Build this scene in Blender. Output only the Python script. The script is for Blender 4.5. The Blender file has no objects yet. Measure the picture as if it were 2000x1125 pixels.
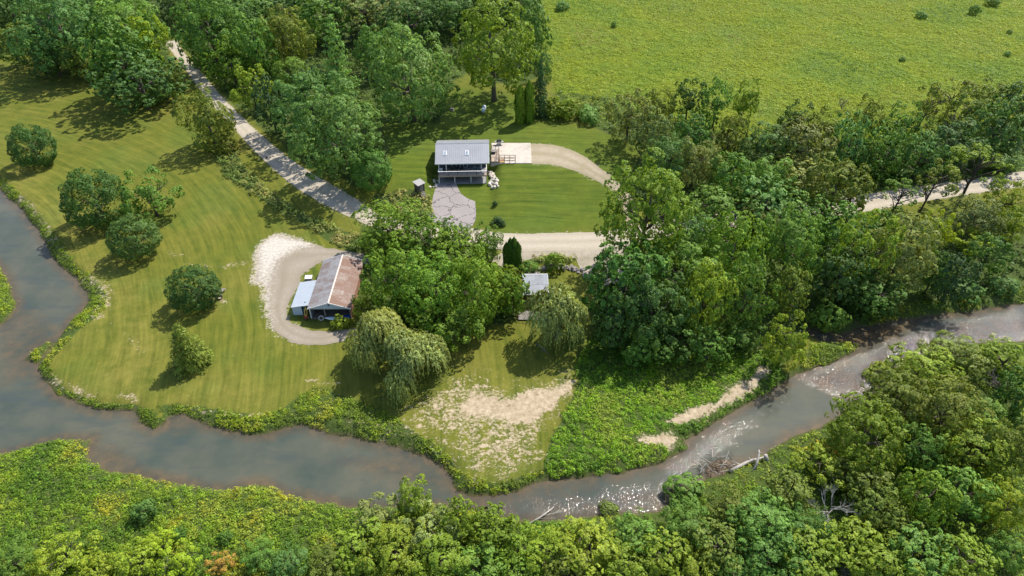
import bpy, bmesh, math, random
import numpy as np
from mathutils import Vector, Matrix
from mathutils.geometry import delaunay_2d_cdt

R = math.radians
SC = bpy.context.scene
COL = SC.collection
RNG = np.random.default_rng(7)
random.seed(7)

# ------------------------------------------------------------------ camera
CAM_H, PITCH, F = 78.0, R(40.0), 1376.0          # metres, angle below horizon, focal length in 2000 px units
cd = bpy.data.cameras.new('camera'); cam = bpy.data.objects.new('camera', cd); COL.objects.link(cam)
cam.location = (0, 0, CAM_H); cam.rotation_euler = (math.pi / 2 - PITCH, 0, 0)
cd.sensor_width = 36.0; cd.lens = 36.0 * F / 2000.0; cd.clip_start = 0.5; cd.clip_end = 9000.0
SC.camera = cam
# ------------------------------------------------------------------ sky and sun
SUN = Vector((0.52, 0.60, 1.0)).normalized()      # direction towards the sun
SUN_EL = math.asin(SUN.z)
w = bpy.data.worlds.new('World'); SC.world = w; w.use_nodes = True
wn = w.node_tree; wn.nodes.clear()
sky = wn.nodes.new('ShaderNodeTexSky'); sky.sky_type = 'NISHITA'; sky.sun_disc = False
sky.sun_elevation = SUN_EL; sky.sun_rotation = math.atan2(SUN.x, SUN.y)
sky.air_density = 1.0; sky.dust_density = 1.2; sky.ozone_density = 1.0
bg = wn.nodes.new('ShaderNodeBackground'); bg.inputs['Strength'].default_value = 0.148
wo = wn.nodes.new('ShaderNodeOutputWorld')
wn.links.new(sky.outputs[0], bg.inputs[0]); wn.links.new(bg.outputs[0], wo.inputs[0])
sd = bpy.data.lights.new('sun', 'SUN'); sd.energy = 4.5; sd.angle = R(0.55); sd.color = (1.0, 0.935, 0.835)
so = bpy.data.objects.new('sun', sd); COL.objects.link(so); so.location = (60, 80, 120)
so.rotation_euler = SUN.to_track_quat('Z', 'Y').to_euler()
vs = SC.view_settings; vs.view_transform = 'Standard'; vs.look = 'None'; vs.gamma = 1.0; vs.exposure = 0.40
vs.use_curve_mapping = False
cy = SC.cycles
cy.use_denoising = True; cy.max_bounces = 5; cy.diffuse_bounces = 3; cy.glossy_bounces = 3
cy.transmission_bounces = 3; cy.transparent_max_bounces = 4; cy.use_adaptive_sampling = True
cy.adaptive_threshold = 0.015; cy.caustics_reflective = False; cy.caustics_refractive = False

# ------------------------------------------------------------------ photograph geometry
SP, CP = math.sin(PITCH), math.cos(PITCH)
def plane_at(px, py, z):
    px = np.asarray(px, float); py = np.asarray(py, float)
    t = (562.5 - py) / F; u = (px - 1000.0) / F
    depth = (CAM_H - z) / (SP - t * CP)
    return u * depth, (CP + t * SP) * depth, depth
def sstep(a, b, x):
    t = np.clip((x - a) / (b - a), 0, 1); return t * t * (3 - 2 * t)

def _hash(ix, iy, s):
    n = (ix * 374761393 + iy * 668265263 + s * 974634777) & 0xffffffff
    n = ((n ^ (n >> 13)) * 1274126177) & 0xffffffff
    return ((n ^ (n >> 16)) & 0xffff) / 65535.0
def vnoise(x, y, s=0):
    x = np.asarray(x, float); y = np.asarray(y, float)
    ix = np.floor(x).astype(np.int64); iy = np.floor(y).astype(np.int64); fx = x - ix; fy = y - iy
    fx = fx * fx * (3 - 2 * fx); fy = fy * fy * (3 - 2 * fy)
    a = _hash(ix, iy, s); b = _hash(ix + 1, iy, s); c = _hash(ix, iy + 1, s); d = _hash(ix + 1, iy + 1, s)
    return (a * (1 - fx) + b * fx) * (1 - fy) + (c * (1 - fx) + d * fx) * fy
def fbm(x, y, s=0, o=4):
    r = 0; amp = 0.5; tot = 0
    for i in range(o):
        r = r + amp * vnoise(x, y, s + i); tot += amp; amp *= 0.5; x = np.asarray(x) * 2.03 + 5.1; y = np.asarray(y) * 2.03 + 1.7
    return r / tot

def inside(poly, X, Y):
    X = np.asarray(X, float); Y = np.asarray(Y, float); r = np.zeros(X.shape, bool)
    n = len(poly)
    for i in range(n):
        x0, y0 = poly[i]; x1, y1 = poly[(i + 1) % n]
        if y0 == y1: continue
        c = ((y0 > Y) != (y1 > Y)) & (X < (x1 - x0) * (Y - y0) / (y1 - y0) + x0)
        r ^= c
    return r
def line_dist(pts, X, Y, closed=False):
    d = np.full(np.asarray(X).shape, 1e9); n = len(pts)
    for i in range(n if closed else n - 1):
        x0, y0 = pts[i]; x1, y1 = pts[(i + 1) % n]
        dx, dy = x1 - x0, y1 - y0; L = dx * dx + dy * dy + 1e-9
        t = np.clip(((X - x0) * dx + (Y - y0) * dy) / L, 0, 1)
        d = np.minimum(d, (X - x0 - t * dx) ** 2 + (Y - y0 - t * dy) ** 2)
    return np.sqrt(d)
def sdf(poly, X, Y):
    d = line_dist(poly, X, Y, True)
    return np.where(inside(poly, X, Y), -d, d)
def to_plane(pts, z):
    a = np.array(pts, float); x, y, _ = plane_at(a[:, 0], a[:, 1], z); return np.stack([x, y], 1)
def roughen(P, amp, step, seed=0):
    """densify a closed outline and push it about with noise so the edge is uneven"""
    out = []
    n = len(P)
    for i in range(n):
        a, b = P[i], P[(i + 1) % n]; L = np.hypot(*(b - a)); k = max(1, int(L / step))
        for j in range(k): out.append(a + (b - a) * j / k)
    Q = np.array(out)
    ox = fbm(Q[:, 0] * .55, Q[:, 1] * .55, seed, 4) - .5; oy = fbm(Q[:, 0] * .55 + 40, Q[:, 1] * .55, seed + 9, 4) - .5
    return Q + np.stack([ox, oy], 1) * 2 * amp

# ------------------------------------------------------------------ lie of the land
WL = -1.0
RIVER_PX = [(-300,250),(-60,320),(0,372),(40,405),(75,450),(110,510),(150,545),(175,580),(165,605),(140,625),(118,655),(95,690),(75,715),(85,740),(115,770),(170,795),(230,800),(262,803),(275,825),(300,838),(325,832),(330,812),(360,808),(390,825),(440,840),(480,848),(520,847),(555,835),(590,830),(610,835),(650,850),(700,857),(735,862),(760,870),(790,880),(830,890),(862,905),(885,930),(890,955),(930,968),(970,967),(1010,960),(1040,945),(1080,935),(1150,930),(1220,922),(1280,908),(1310,895),(1345,875),(1335,860),(1380,835),(1440,800),(1500,768),(1540,738),(1575,725),(1620,712),(1660,690),(1685,675),(1640,668),(1600,668),(1570,650),(1590,640),(1640,655),(1680,640),(1720,632),(1800,618),(1900,608),(2000,592),(2060,585),(2350,545),
 (2350,640),(2060,665),(2000,666),(1900,672),(1840,680),(1790,695),(1760,720),(1700,775),(1640,810),(1610,830),(1560,850),(1500,880),(1460,905),(1420,920),(1370,940),(1320,965),(1290,1000),(1250,1005),(1200,1003),(1140,1010),(1080,1020),(1000,1015),(930,1000),(850,985),(740,992),(680,990),(640,985),(590,975),(555,962),(520,950),(480,948),(440,958),(400,957),(370,950),(320,940),(260,925),(205,920),(175,905),(168,885),(175,860),(130,860),(80,868),(30,885),(0,890),(-60,910),(-400,1000)]
HOLES_PX = [[(-400,440),(-60,480),(0,522),(20,560),(32,600),(20,620),(0,635),(-60,662),(-400,740)], [(48,702),(70,682),(96,666),(106,672),(92,690),(72,712)]]
RIVER = roughen(to_plane(RIVER_PX, WL), 0.45, 0.8, 3)
HOLES = [roughen(to_plane(h, WL), 0.3, 0.8, 4) for h in HOLES_PX]
def water_d(X, Y):
    d = sdf(RIVER, X, Y)
    for h in HOLES: d = np.maximum(d, -sdf(h, X, Y))
    return d
HX0, HX1 = -15.4, -5.3                             # the cut in front of the walk-out house
def base_h(X, Y):
    X = np.asarray(X, float); Y = np.asarray(Y, float)
    sh = sstep(30, 65, X) * 26
    bench = 2.3 * sstep(111.5 + sh, 131.5 + sh, Y) * sstep(-52, -24, X)
    notch = sstep(HX0 - 3.0, HX0 - 0.6, X) * (1 - sstep(HX1 + 0.5, HX1 + 3.2, X)) * (1 - sstep(130.4, 131.6, Y))
    low = 0.35 * sstep(111.5, 124, Y)
    bench = bench * (1 - notch) + low * notch
    und = (fbm(X * .03, Y * .03, 50, 3) - .5) * .7 * (1 - sstep(95, 112, Y) * (1 - sstep(140, 150, Y)) * sstep(-40, -25, X) * (1 - sstep(25, 45, X)))
    return bench + und + np.clip(Y - 150, 0, None) * 0.012
def terrain_d(X, Y, d):
    b = base_h(X, Y)
    t = 1 - np.clip(d / 2.4, 0, 1)
    land = WL + (b - WL) * (1 - t * t)
    return np.where(d < 0, WL - np.minimum(1.1, -d * 0.3), land)
def terrain(X, Y):
    X = np.asarray(X, float); Y = np.asarray(Y, float)
    return terrain_d(X, Y, water_d(X, Y))
# the height grid: 0.6 m where the camera looks, stretching out to the horizon
def axis(lo, hi, step, far):
    core = np.arange(lo, hi + step / 2, step); ext = []; s = step; x = hi
    while x < far: s *= 1.35; x += s; ext.append(x)
    low = []; s = step; x = lo
    while x > -far: s *= 1.35; x -= s; low.append(x)
    return np.array(low[::-1] + list(core) + ext)
GX = axis(-190, 190, 0.65, 4000.0); GY = axis(34, 262, 0.65, 4000.0)
MX, MY = np.meshgrid(GX, GY)
GD = np.full(MX.shape, 400.0)
msk = (np.abs(MX) < 320) & (MY > -60) & (MY < 330)
GD[msk] = water_d(MX[msk], MY[msk])
GZ = terrain_d(MX, MY, GD)
def hgt(x, y):
    """height of the built ground mesh at a point (the grid, interpolated)"""
    x = np.asarray(x, float); y = np.asarray(y, float)
    i = np.clip(np.searchsorted(GX, x) - 1, 0, len(GX) - 2); j = np.clip(np.searchsorted(GY, y) - 1, 0, len(GY) - 2)
    u = (x - GX[i]) / (GX[i + 1] - GX[i]); v = (y - GY[j]) / (GY[j + 1] - GY[j])
    return (GZ[j, i] * (1 - u) + GZ[j, i + 1] * u) * (1 - v) + (GZ[j + 1, i] * (1 - u) + GZ[j + 1, i + 1] * u) * v
def ground_at(px, py):
    z = np.zeros(np.asarray(px, float).shape)
    for _ in range(14):
        x, y, _d = plane_at(px, py, z); z = 0.5 * z + 0.5 * hgt(x, y)
    x, y, _d = plane_at(px, py, z)
    return x, y, z
def gp(px, py):
    x, y, z = ground_at(np.array([px]), np.array([py])); return Vector((float(x[0]), float(y[0]), float(hgt(x, y)[0])))
def outline(pts):
    a = np.array(pts, float); x, y, z = ground_at(a[:, 0], a[:, 1]); return np.stack([x, y], 1)

# ------------------------------------------------------------------ node and mesh helpers
class NT:
    def __init__(s, name):
        s.m = bpy.data.materials.new(name); s.m.use_nodes = True; s.t = s.m.node_tree; s.t.nodes.clear()
        s.out = s.t.nodes.new('ShaderNodeOutputMaterial')
    def put(s, sock, v):
        if v is None: return
        if isinstance(v, bpy.types.NodeSocket): s.t.links.new(v, sock)
        else:
            try: sock.default_value = v
            except Exception: sock.default_value = tuple(v) + (1.0,)
    def n(s, typ, ins=None, **props):
        nd = s.t.nodes.new('ShaderNode' + typ)
        for k, v in props.items(): setattr(nd, k, v)
        for k, v in (ins or {}).items(): s.put(nd.inputs[k], v)
        return nd
    def math(s, op, a, b=None, c=None, clamp=False):
        nd = s.n('Math', operation=op, use_clamp=clamp); s.put(nd.inputs[0], a); s.put(nd.inputs[1], b)
        if c is not None: s.put(nd.inputs[2], c)
        return nd.outputs[0]
    def mix(s, f, a, b, blend='MIX'):
        nd = s.n('Mix', data_type='RGBA', blend_type=blend); s.put(nd.inputs[0], f); s.put(nd.inputs[6], a); s.put(nd.inputs[7], b)
        return nd.outputs[2]
    def noise(s, vec, scale, detail=4, rough=.55, out=0):
        nd = s.n('TexNoise', {'Scale': scale, 'Detail': detail, 'Roughness': rough}); s.put(nd.inputs['Vector'], vec); return nd.outputs[out]
    def ramp(s, v, lo, hi):
        nd = s.n('MapRange', {'Value': v, 'From Min': lo, 'From Max': hi}); nd.clamp = True; return nd.outputs[0]
    def attr(s, name):
        return s.n('Attribute', attribute_name=name)
    def obj(s): return s.n('TexCoord').outputs['Object']
    def bump(s, h, strength=.3, dist=.05):
        return s.n('Bump', {'Height': h, 'Strength': strength, 'Distance': dist}).outputs[0]
    def surf(s, color, rough=.8, normal=None, **kw):
        b = s.n('BsdfPrincipled', {'Base Color': color, 'Roughness': rough})
        if normal is not None: s.put(b.inputs['Normal'], normal)
        for k, v in kw.items(): s.put(b.inputs[k.replace('_', ' ')], v)
        return b.outputs[0]
    def done(s, sh): s.t.links.new(sh, s.out.inputs[0]); return s.m
def c4(c): return tuple(c) + (1.0,) if len(c) == 3 else tuple(c)
MATS = {}
def pm(name, color, rough=.7, var=.25, scale=3.0, bump=.2, metal=0.0, dark=None, spec=.5):
    """a plain material with procedural variation: noise tint, a second dirt noise and fine relief"""
    if name in MATS: return MATS[name]
    t = NT(name); v = t.obj()
    n1 = t.noise(v, scale, 5); n2 = t.noise(v, scale * .23, 3)
    c2 = dark or tuple(x * (1 - var * 1.6) for x in color)
    f = t.math('MULTIPLY', t.ramp(n1, .3, .75), t.ramp(n2, .2, .7))
    hi = tuple(min(1, x * (1 + var * .35)) for x in color)
    colr = t.mix(f, c4(hi), c4(c2))
    bp = t.bump(t.noise(v, scale * 6, 3), bump, .02)
    MATS[name] = t.done(t.surf(colr, rough, bp, Metallic=metal, Specular_IOR_Level=spec)); return MATS[name]

class MB:
    """collects boxes, tubes and prisms; build() links them as ONE mesh object"""
    def __init__(s): s.v = []; s.f = []
    def add(s, vs, fs):
        k = len(s.v); s.v += [tuple(p) for p in vs]; s.f += [tuple(i + k for i in f) for f in fs]; return s
    def box(s, x0, x1, y0, y1, z0, z1):
        return s.add([(x0,y0,z0),(x1,y0,z0),(x1,y1,z0),(x0,y1,z0),(x0,y0,z1),(x1,y0,z1),(x1,y1,z1),(x0,y1,z1)],
                     [(0,3,2,1),(4,5,6,7),(0,1,5,4),(1,2,6,5),(2,3,7,6),(3,0,4,7)])
    def hexa(s, bot, top): return s.add(list(bot) + list(top), [(0,3,2,1),(4,5,6,7),(0,1,5,4),(1,2,6,5),(2,3,7,6),(3,0,4,7)])
    def slab(s, pts, th):
        """a sheet of thickness th below an outline of 3D points"""
        n = len(pts); low = [(p[0], p[1], p[2] - th) for p in pts]
        return s.add(list(pts) + low, [tuple(range(n)), tuple(range(2 * n - 1, n - 1, -1))] + [(i, n + i, n + (i + 1) % n, (i + 1) % n) for i in range(n)])
    def tube(s, pts, rad, n=7, cap=True):
        P = [Vector(p) for p in pts]; rad = rad if hasattr(rad, '__len__') else [rad] * len(P); rings = []; k0 = len(s.v)
        up = Vector((0, 0, 1))
        for i, p in enumerate(P):
            d = (P[min(i + 1, len(P) - 1)] - P[max(i - 1, 0)]).normalized()
            a = d.cross(up if abs(d.z) < .95 else Vector((1, 0, 0))).normalized(); b = d.cross(a)
            for k in range(n):
                g = 2 * math.pi * k / n; s.v.append(tuple(p + (a * math.cos(g) + b * math.sin(g)) * rad[i]))
        for i in range(len(P) - 1):
            for k in range(n):
                s.f.append((k0 + i * n + k, k0 + i * n + (k + 1) % n, k0 + (i + 1) * n + (k + 1) % n, k0 + (i + 1) * n + k))
        if cap:
            s.f.append(tuple(k0 + k for k in range(n))[::-1]); m = k0 + (len(P) - 1) * n; s.f.append(tuple(m + k for k in range(n)))
        return s
    def lathe(s, prof, n=12, c=(0, 0, 0)):
        k0 = len(s.v)
        for r, z in prof:
            for k in range(n):
                g = 2 * math.pi * k / n; s.v.append((c[0] + r * math.cos(g), c[1] + r * math.sin(g), c[2] + z))
        for i in range(len(prof) - 1):
            for k in range(n): s.f.append((k0 + i*n+k, k0 + i*n+(k+1)%n, k0 + (i+1)*n+(k+1)%n, k0 + (i+1)*n+k))
        s.f.append(tuple(k0 + k for k in range(n))[::-1]); m = k0 + (len(prof) - 1) * n; s.f.append(tuple(m + k for k in range(n)))
        return s
    def mesh(s, name):
        me = bpy.data.meshes.new(name); me.from_pydata(s.v, [], s.f); me.validate(); me.update(); return me
    def build(s, name, mat, parent=None, smooth=False, bevel=0, loc=None):
        me = s.mesh(name)
        if smooth: me.polygons.foreach_set('use_smooth', [True] * len(me.polygons))
        me.materials.append(mat); o = bpy.data.objects.new(name, me); COL.objects.link(o)
        if parent: o.parent = parent
        if loc is not None: o.location = loc
        if bevel:
            b = o.modifiers.new('bevel', 'BEVEL'); b.width = bevel; b.segments = 2; b.limit_method = 'ANGLE'
        return o
def link(name, me, mat=None, parent=None, loc=None, rot=None, scale=None):
    o = bpy.data.objects.new(name, me); COL.objects.link(o)
    if mat is not None and not me.materials: me.materials.append(mat)
    if parent: o.parent = parent
    if loc is not None: o.location = loc
    if rot is not None: o.rotation_euler = rot
    if scale is not None: o.scale = scale
    return o
def tag(o, label=None, cat=None, group=None, kind=None):
    if label: o['label'] = label
    if cat: o['category'] = cat
    if group: o['group'] = group
    if kind: o['kind'] = kind
    return o
def thing(name, label, cat, loc=(0, 0, 0), rz=0, group=None):
    o = bpy.data.objects.new(name, None); COL.objects.link(o); o.location = loc; o.rotation_euler = (0, 0, rz); o.empty_display_size = .3
    return tag(o, label, cat, group)
def npmesh(name, V, Fq, cols=None, normals=None, smooth=True):
    """fast mesh from numpy: V (n,3), Fq (m,k) faces of k corners"""
    me = bpy.data.meshes.new(name); n = len(V); m, k = Fq.shape
    me.vertices.add(n); me.vertices.foreach_set('co', np.asarray(V, np.float32).ravel())
    me.loops.add(m * k); me.loops.foreach_set('vertex_index', Fq.astype(np.int32).ravel())
    me.polygons.add(m); me.polygons.foreach_set('loop_start', (np.arange(m) * k).astype(np.int32))
    if smooth: me.polygons.foreach_set('use_smooth', np.ones(m, bool))
    me.update(calc_edges=True)
    if cols is not None:
        for nm, c in cols.items():
            a = me.attributes.new(nm, 'FLOAT_COLOR', 'POINT')
            cc = np.ones((n, 4), np.float32); cc[:, :c.shape[1]] = c; a.data.foreach_set('color', cc.ravel())
    if normals is not None: me.normals_split_custom_set_from_vertices(np.asarray(normals, np.float32).tolist())
    return me
def norm(a): return a / (np.linalg.norm(a, axis=-1, keepdims=True) + 1e-9)
def leaf_quads(P, N, L, W, T=None, rng=RNG):
    """kite shaped leaves at P facing N, length L and width W; returns vertices (4n,3), faces"""
    n = len(P)
    if T is None: T = rng.normal(size=(n, 3))
    T = norm(T - N * np.sum(T * N, 1, keepdims=True)); B = np.cross(N, T)
    L = np.asarray(L).reshape(-1, 1); W = np.asarray(W).reshape(-1, 1)
    V = np.stack([P - T * L * .5, P - B * W * .5 + T * L * .05 - N * W * .1, P + T * L * .5, P + B * W * .5 + T * L * .05 - N * W * .1], 1).reshape(-1, 3)
    return V, np.arange(4 * n).reshape(n, 4)
# ------------------------------------------------------------------ what grows where (outlines on the ground)
FIELD_PX = [(1060,-60),(1050,60),(1085,180),(1150,235),(1260,255),(1300,240),(1500,300),(1700,300),(2120,250),(2120,-60)]
WEED_SOUTH_PX = [(-60,905),(0,885),(80,866),(170,858),(170,900),(205,924),(320,944),(440,961),(520,953),(590,979),(680,994),(760,994),(850,990),(930,1004),(1000,1020),(1140,1016),(1290,1005),(1330,965),(1420,925),(1500,885),(1610,835),(1700,780),(1790,700),(1900,676),(2060,670),(2120,1190),(-80,1190)]
WEED_MID_PX = [(1125,690),(1180,640),(1300,700),(1440,680),(1520,690),(1535,735),(1500,764),(1440,796),(1380,830),(1340,858),(1348,876),(1310,892),(1280,905),(1220,918),(1150,926),(1080,932),(1060,915),(1075,860),(1110,800),(1130,745)]
BANK_PX = [
 [(-40,345),(0,370),(40,402),(75,447),(110,507),(150,542),(177,580),(168,606),(142,628),(120,658),(98,692),(78,718),(88,742),(118,772),(170,797),(230,803),(262,806),(278,828),(300,840),(318,830),(300,800),(240,790),(180,783),(130,760),(100,735),(92,715),(130,670),(160,640),(200,610),(212,575),(190,550),(150,520),(110,465),(75,420),(40,380),(0,345)],
 [(318,808),(360,806),(392,823),(440,838),(480,846),(520,845),(555,833),(590,828),(650,848),(700,855),(760,868),(830,888),(862,903),(885,928),(892,960),(925,966),(905,935),(880,895),(830,860),(770,815),(720,790),(660,770),(620,755),(590,770),(550,800),(500,812),(460,806),(400,796),(350,790),(310,792)],
 [(930,966),(970,966),(1010,958),(1040,944),(1070,932),(1060,918),(1020,930),(980,945),(940,940),(905,930),(915,955)],
 [(-60,482),(0,524),(20,560),(31,600),(20,618),(0,633),(-60,660)], [(50,701),(70,683),(96,667),(105,673),(92,689),(72,711)],
 [(1560,722),(1600,715),(1660,690),(1682,676),(1640,668),(1590,672),(1570,690)],
 [(1690,640),(1720,630),(1800,616),(1900,606),(2060,582),(2060,560),(1990,560),(1880,575),(1790,590),(1700,610)]]
ROAD_WEED_PX = [
 [(430,290),(455,285),(480,330),(530,375),(580,410),(640,440),(700,460),(720,490),(690,492),(640,470),(600,440),(540,410),(490,375),(440,345),(425,315)],
 [(730,380),(800,370),(840,385),(845,420),(830,432),(760,420),(725,405)],
 [(1015,507),(1060,500),(1120,502),(1125,512),(1060,514),(1020,516)]]
WOOD_PX = [
 [(-60,100),(60,100),(160,110),(250,170),(300,205),(360,180),(345,130),(325,95),(330,60),(345,-60),(-60,-60)],
 [(355,90),(410,150),(470,215),(545,280),(620,330),(690,365),(735,375),(760,320),(745,240),(860,240),(880,170),(910,140),(1000,170),(1045,150),(1060,60),(1060,-60),(345,-60)],
 [(1080,180),(1140,240),(1260,290),(1210,360),(1290,430),(1450,410),(1640,388),(1720,370),(2060,330),(2060,230),(1900,240),(1700,290),(1500,290),(1320,240),(1180,190)],
 [(1170,470),(1290,465),(1460,445),(1690,418),(1720,440),(2060,390),(2060,570),(1800,610),(1690,632),(1580,640),(1560,690),(1530,720),(1400,690),(1250,700),(1150,640),(1160,560),(1210,540)],
 [(700,430),(760,455),(860,475),(960,485),(985,520),(1010,560),(1000,630),(900,650),(760,640),(680,600),(700,560),(700,520),(740,515)]]
DIRT_STRONG_PX = [[(885,795),(915,772),(1000,775),(1040,752),(1085,755),(1120,742),(1118,760),(1092,800),(1040,826),(1000,832),(950,815),(900,815)],
 [(1490,712),(1470,738),(1422,757),(1402,785),(1352,797),(1306,823),(1328,830),(1390,806),(1442,776),(1490,746),(1506,724)],
 [(1245,852),(1310,842),(1330,860),(1318,885),(1296,864),(1250,862)]]
DIRT_SOFT_PX = [[(765,850),(790,800),(850,745),(900,725),(1000,750),(1080,735),(1132,728),(1118,790),(1060,850),(1075,900),(1010,935),(940,940),(900,905),(860,870),(820,850)],
 [(700,860),(690,810),(720,800),(790,830),(770,870)]]
DIRT_LINES = [([(20,372),(60,405),(95,455),(125,505)], 1.1), ([(170,545),(205,570),(208,590),(190,615)], 1.6), ([(365,514),(410,521)], .5), ([(435,521),(478,514)], .9),
 ([(330,490),(350,500)], .5), ([(235,772),(262,778)], 1.0), ([(90,735),(130,755),(180,775)], .8), ([(420,580),(440,590)], .9), ([(600,745),(660,750)], .5),
 ([(350,795),(450,810),(520,812)], .5), ([(245,650),(275,690)], .4), ([(900,880),(960,905),(1000,915)], .8), ([(1000,880),(1040,850)], .9)]
DRY_PX = [[(230,620),(300,600),(310,700),(240,760),(200,720)], [(40,340),(120,420),(230,520),(300,560),(250,600),(200,560),(120,480)], [(80,780),(240,760),(500,770),(480,805),(300,785),(150,790)]]
HLAWN_PX = [(750,240),(900,170),(1060,200),(1130,245),(1270,270),(1260,300),(1220,420),(1160,452),(960,452),(900,440),(760,420),(740,320)]

EDGE_R = [(348,78),(352,92),(400,150),(440,195),(500,255),(560,305),(620,345),(680,380),(715,403),(760,425),(835,437),(905,443),(960,452),(1000,456),(1080,456),(1160,453),(1230,445),(1300,430),(1400,415),(1550,398),(1640,388),(1700,378),(1800,363),(1900,350),(2000,334),(2300,280)]
EDGE_L = [(322,82),(332,97),(372,150),(405,195),(445,237),(480,277),(520,317),(560,352),(610,386),(660,413),(700,431),(760,454),(850,472),(930,482),(1000,490),(1080,490),(1160,489),(1230,478),(1300,462),(1400,448),(1550,430),(1640,420),(1700,412),(1800,394),(1900,379),(2000,364),(2300,310)]
def dense(pts, n=4):
    a = np.array(pts, float); out = []
    for i in range(len(a) - 1):
        p0, p1, p2, p3 = a[max(i-1,0)], a[i], a[i+1], a[min(i+2,len(a)-1)]
        for k in range(n):
            s = k / n; out.append(.5*((2*p1)+(-p0+p2)*s+(2*p0-5*p1+4*p2-p3)*s*s+(-p0+3*p1-3*p2+p3)*s**3))
    return out + [a[-1]]
BARN_LOOP = [(735,515),(711,499),(680,490),(635,484),(613,477),(575,467),(547,460),(531,464),(511,480),(506,505),(502,529),(503,548),(518,553),(521,595),(531,629),(547,655),(573,670),(613,675),(636,673),(660,667),(700,655),(700,640),(656,645),(622,648),(591,641),(567,627),(561,609),(564,593),(578,567),(596,531),(612,519),(627,513),(640,509),(711,515)]
ROAD_P = roughen(outline(dense(EDGE_R) + dense(EDGE_L)[::-1]), .25, .7, 31)
BARN_P = roughen(roughen(outline(dense(BARN_LOOP + BARN_LOOP[:1], 3)[:-1]), .5, .5, 33), .25, .3, 38)
DR_A = [(1030,283),(1060,281),(1095,286),(1130,299),(1160,319),(1185,338),(1203,352),(1230,380),(1250,440)]; DR_B = [(1030,319),(1080,322),(1120,333),(1150,346),(1180,362),(1196,370),(1212,390),(1225,440)]
DRIVE_P = roughen(outline(dense(DR_A, 3) + dense(DR_B, 3)[::-1]), .35, .5, 34)
def lateral(A, B):
    a, b = outline(dense(A)), outline(dense(B))
    def f(V):
        da = line_dist(a, V[:, 0], V[:, 1]); db = line_dist(b, V[:, 0], V[:, 1]); u = da / (da + db + 1e-6); return {'rm': np.stack([u, u, u], 1)}
    return f

def soft(polys, w, amp=.8, seed=20):
    m = np.zeros(MX.shape); sel = (np.abs(MX) < 260) & (MY > 20) & (MY < 300)
    X, Y = MX[sel], MY[sel]
    X = X + (fbm(X * .4, Y * .4, seed) - .5) * 2 * amp; Y = Y + (fbm(X * .4, Y * .4, seed + 7) - .5) * 2 * amp
    r = np.zeros(X.shape)
    for p in polys:
        P = outline(p); r = np.maximum(r, 1 - sstep(-w * .5, w * .5, sdf(P, X, Y)))
    m[sel] = r; return m
def soft_lines(lines):
    m = np.zeros(MX.shape); sel = (np.abs(MX) < 160) & (MY > 40) & (MY < 190); X, Y = MX[sel], MY[sel]; r = np.zeros(X.shape)
    for p, wd in lines: r = np.maximum(r, 1 - sstep(wd * .3, wd * 1.5, line_dist(outline(p), X, Y)))
    m[sel] = r; return m
dirt = np.maximum.reduce([np.maximum(soft(DIRT_STRONG_PX[:1], 3.0, 1.2) * .86, soft(DIRT_STRONG_PX[1:], 2.4, 1.0) * .95), soft(DIRT_SOFT_PX, 8, 2.0) * .46, soft_lines(DIRT_LINES) * .42])
weed = np.maximum.reduce([soft([WEED_SOUTH_PX, WEED_MID_PX] + ROAD_WEED_PX, 1.0, .4), soft(BANK_PX, .8, .3), soft(WOOD_PX, 4, 1.5)])
far = np.clip((np.maximum(np.abs(MX) - 170, MY - 245)) / 30, 0, 1)
fld = soft([FIELD_PX], 3, 1.0); fld = np.maximum(fld, far)
hl = soft([HLAWN_PX], 6, 1.0); dry = soft(DRY_PX, 14, 2.0)
weed = np.maximum(weed, 1 - sstep(.2, 1.3, GD))
weed = weed * (1 - sstep(.3, .9, dirt))
pale = np.zeros(MX.shape); psel = (np.abs(MX) < 130) & (MY > 60) & (MY < 230)
pale[psel] = np.maximum.reduce([.55 * (1 - sstep(.2, 2.6, sdf(BARN_P, MX[psel], MY[psel]))) * (1 - sstep(-6, 6, MX[psel] + 39)) + .30 * (1 - sstep(0, 1.3, sdf(BARN_P, MX[psel], MY[psel]))), .40 * (1 - sstep(0, 1.5, sdf(ROAD_P, MX[psel], MY[psel]))), .42 * (1 - sstep(0, 1.4, sdf(DRIVE_P, MX[psel], MY[psel])))])
gm = np.stack([dirt, weed, hl, fld], -1).reshape(-1, 4)
gm2 = np.stack([1 - sstep(-.2, .35, GD), dry, sstep(1.0, 4.5, -GD), pale], -1).reshape(-1, 4)
field_bump = fld * (fbm(MX * .6, MY * .6, 70, 3) - .5) * .5
GZ = GZ + np.where(GD > 0, field_bump, 0)

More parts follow.
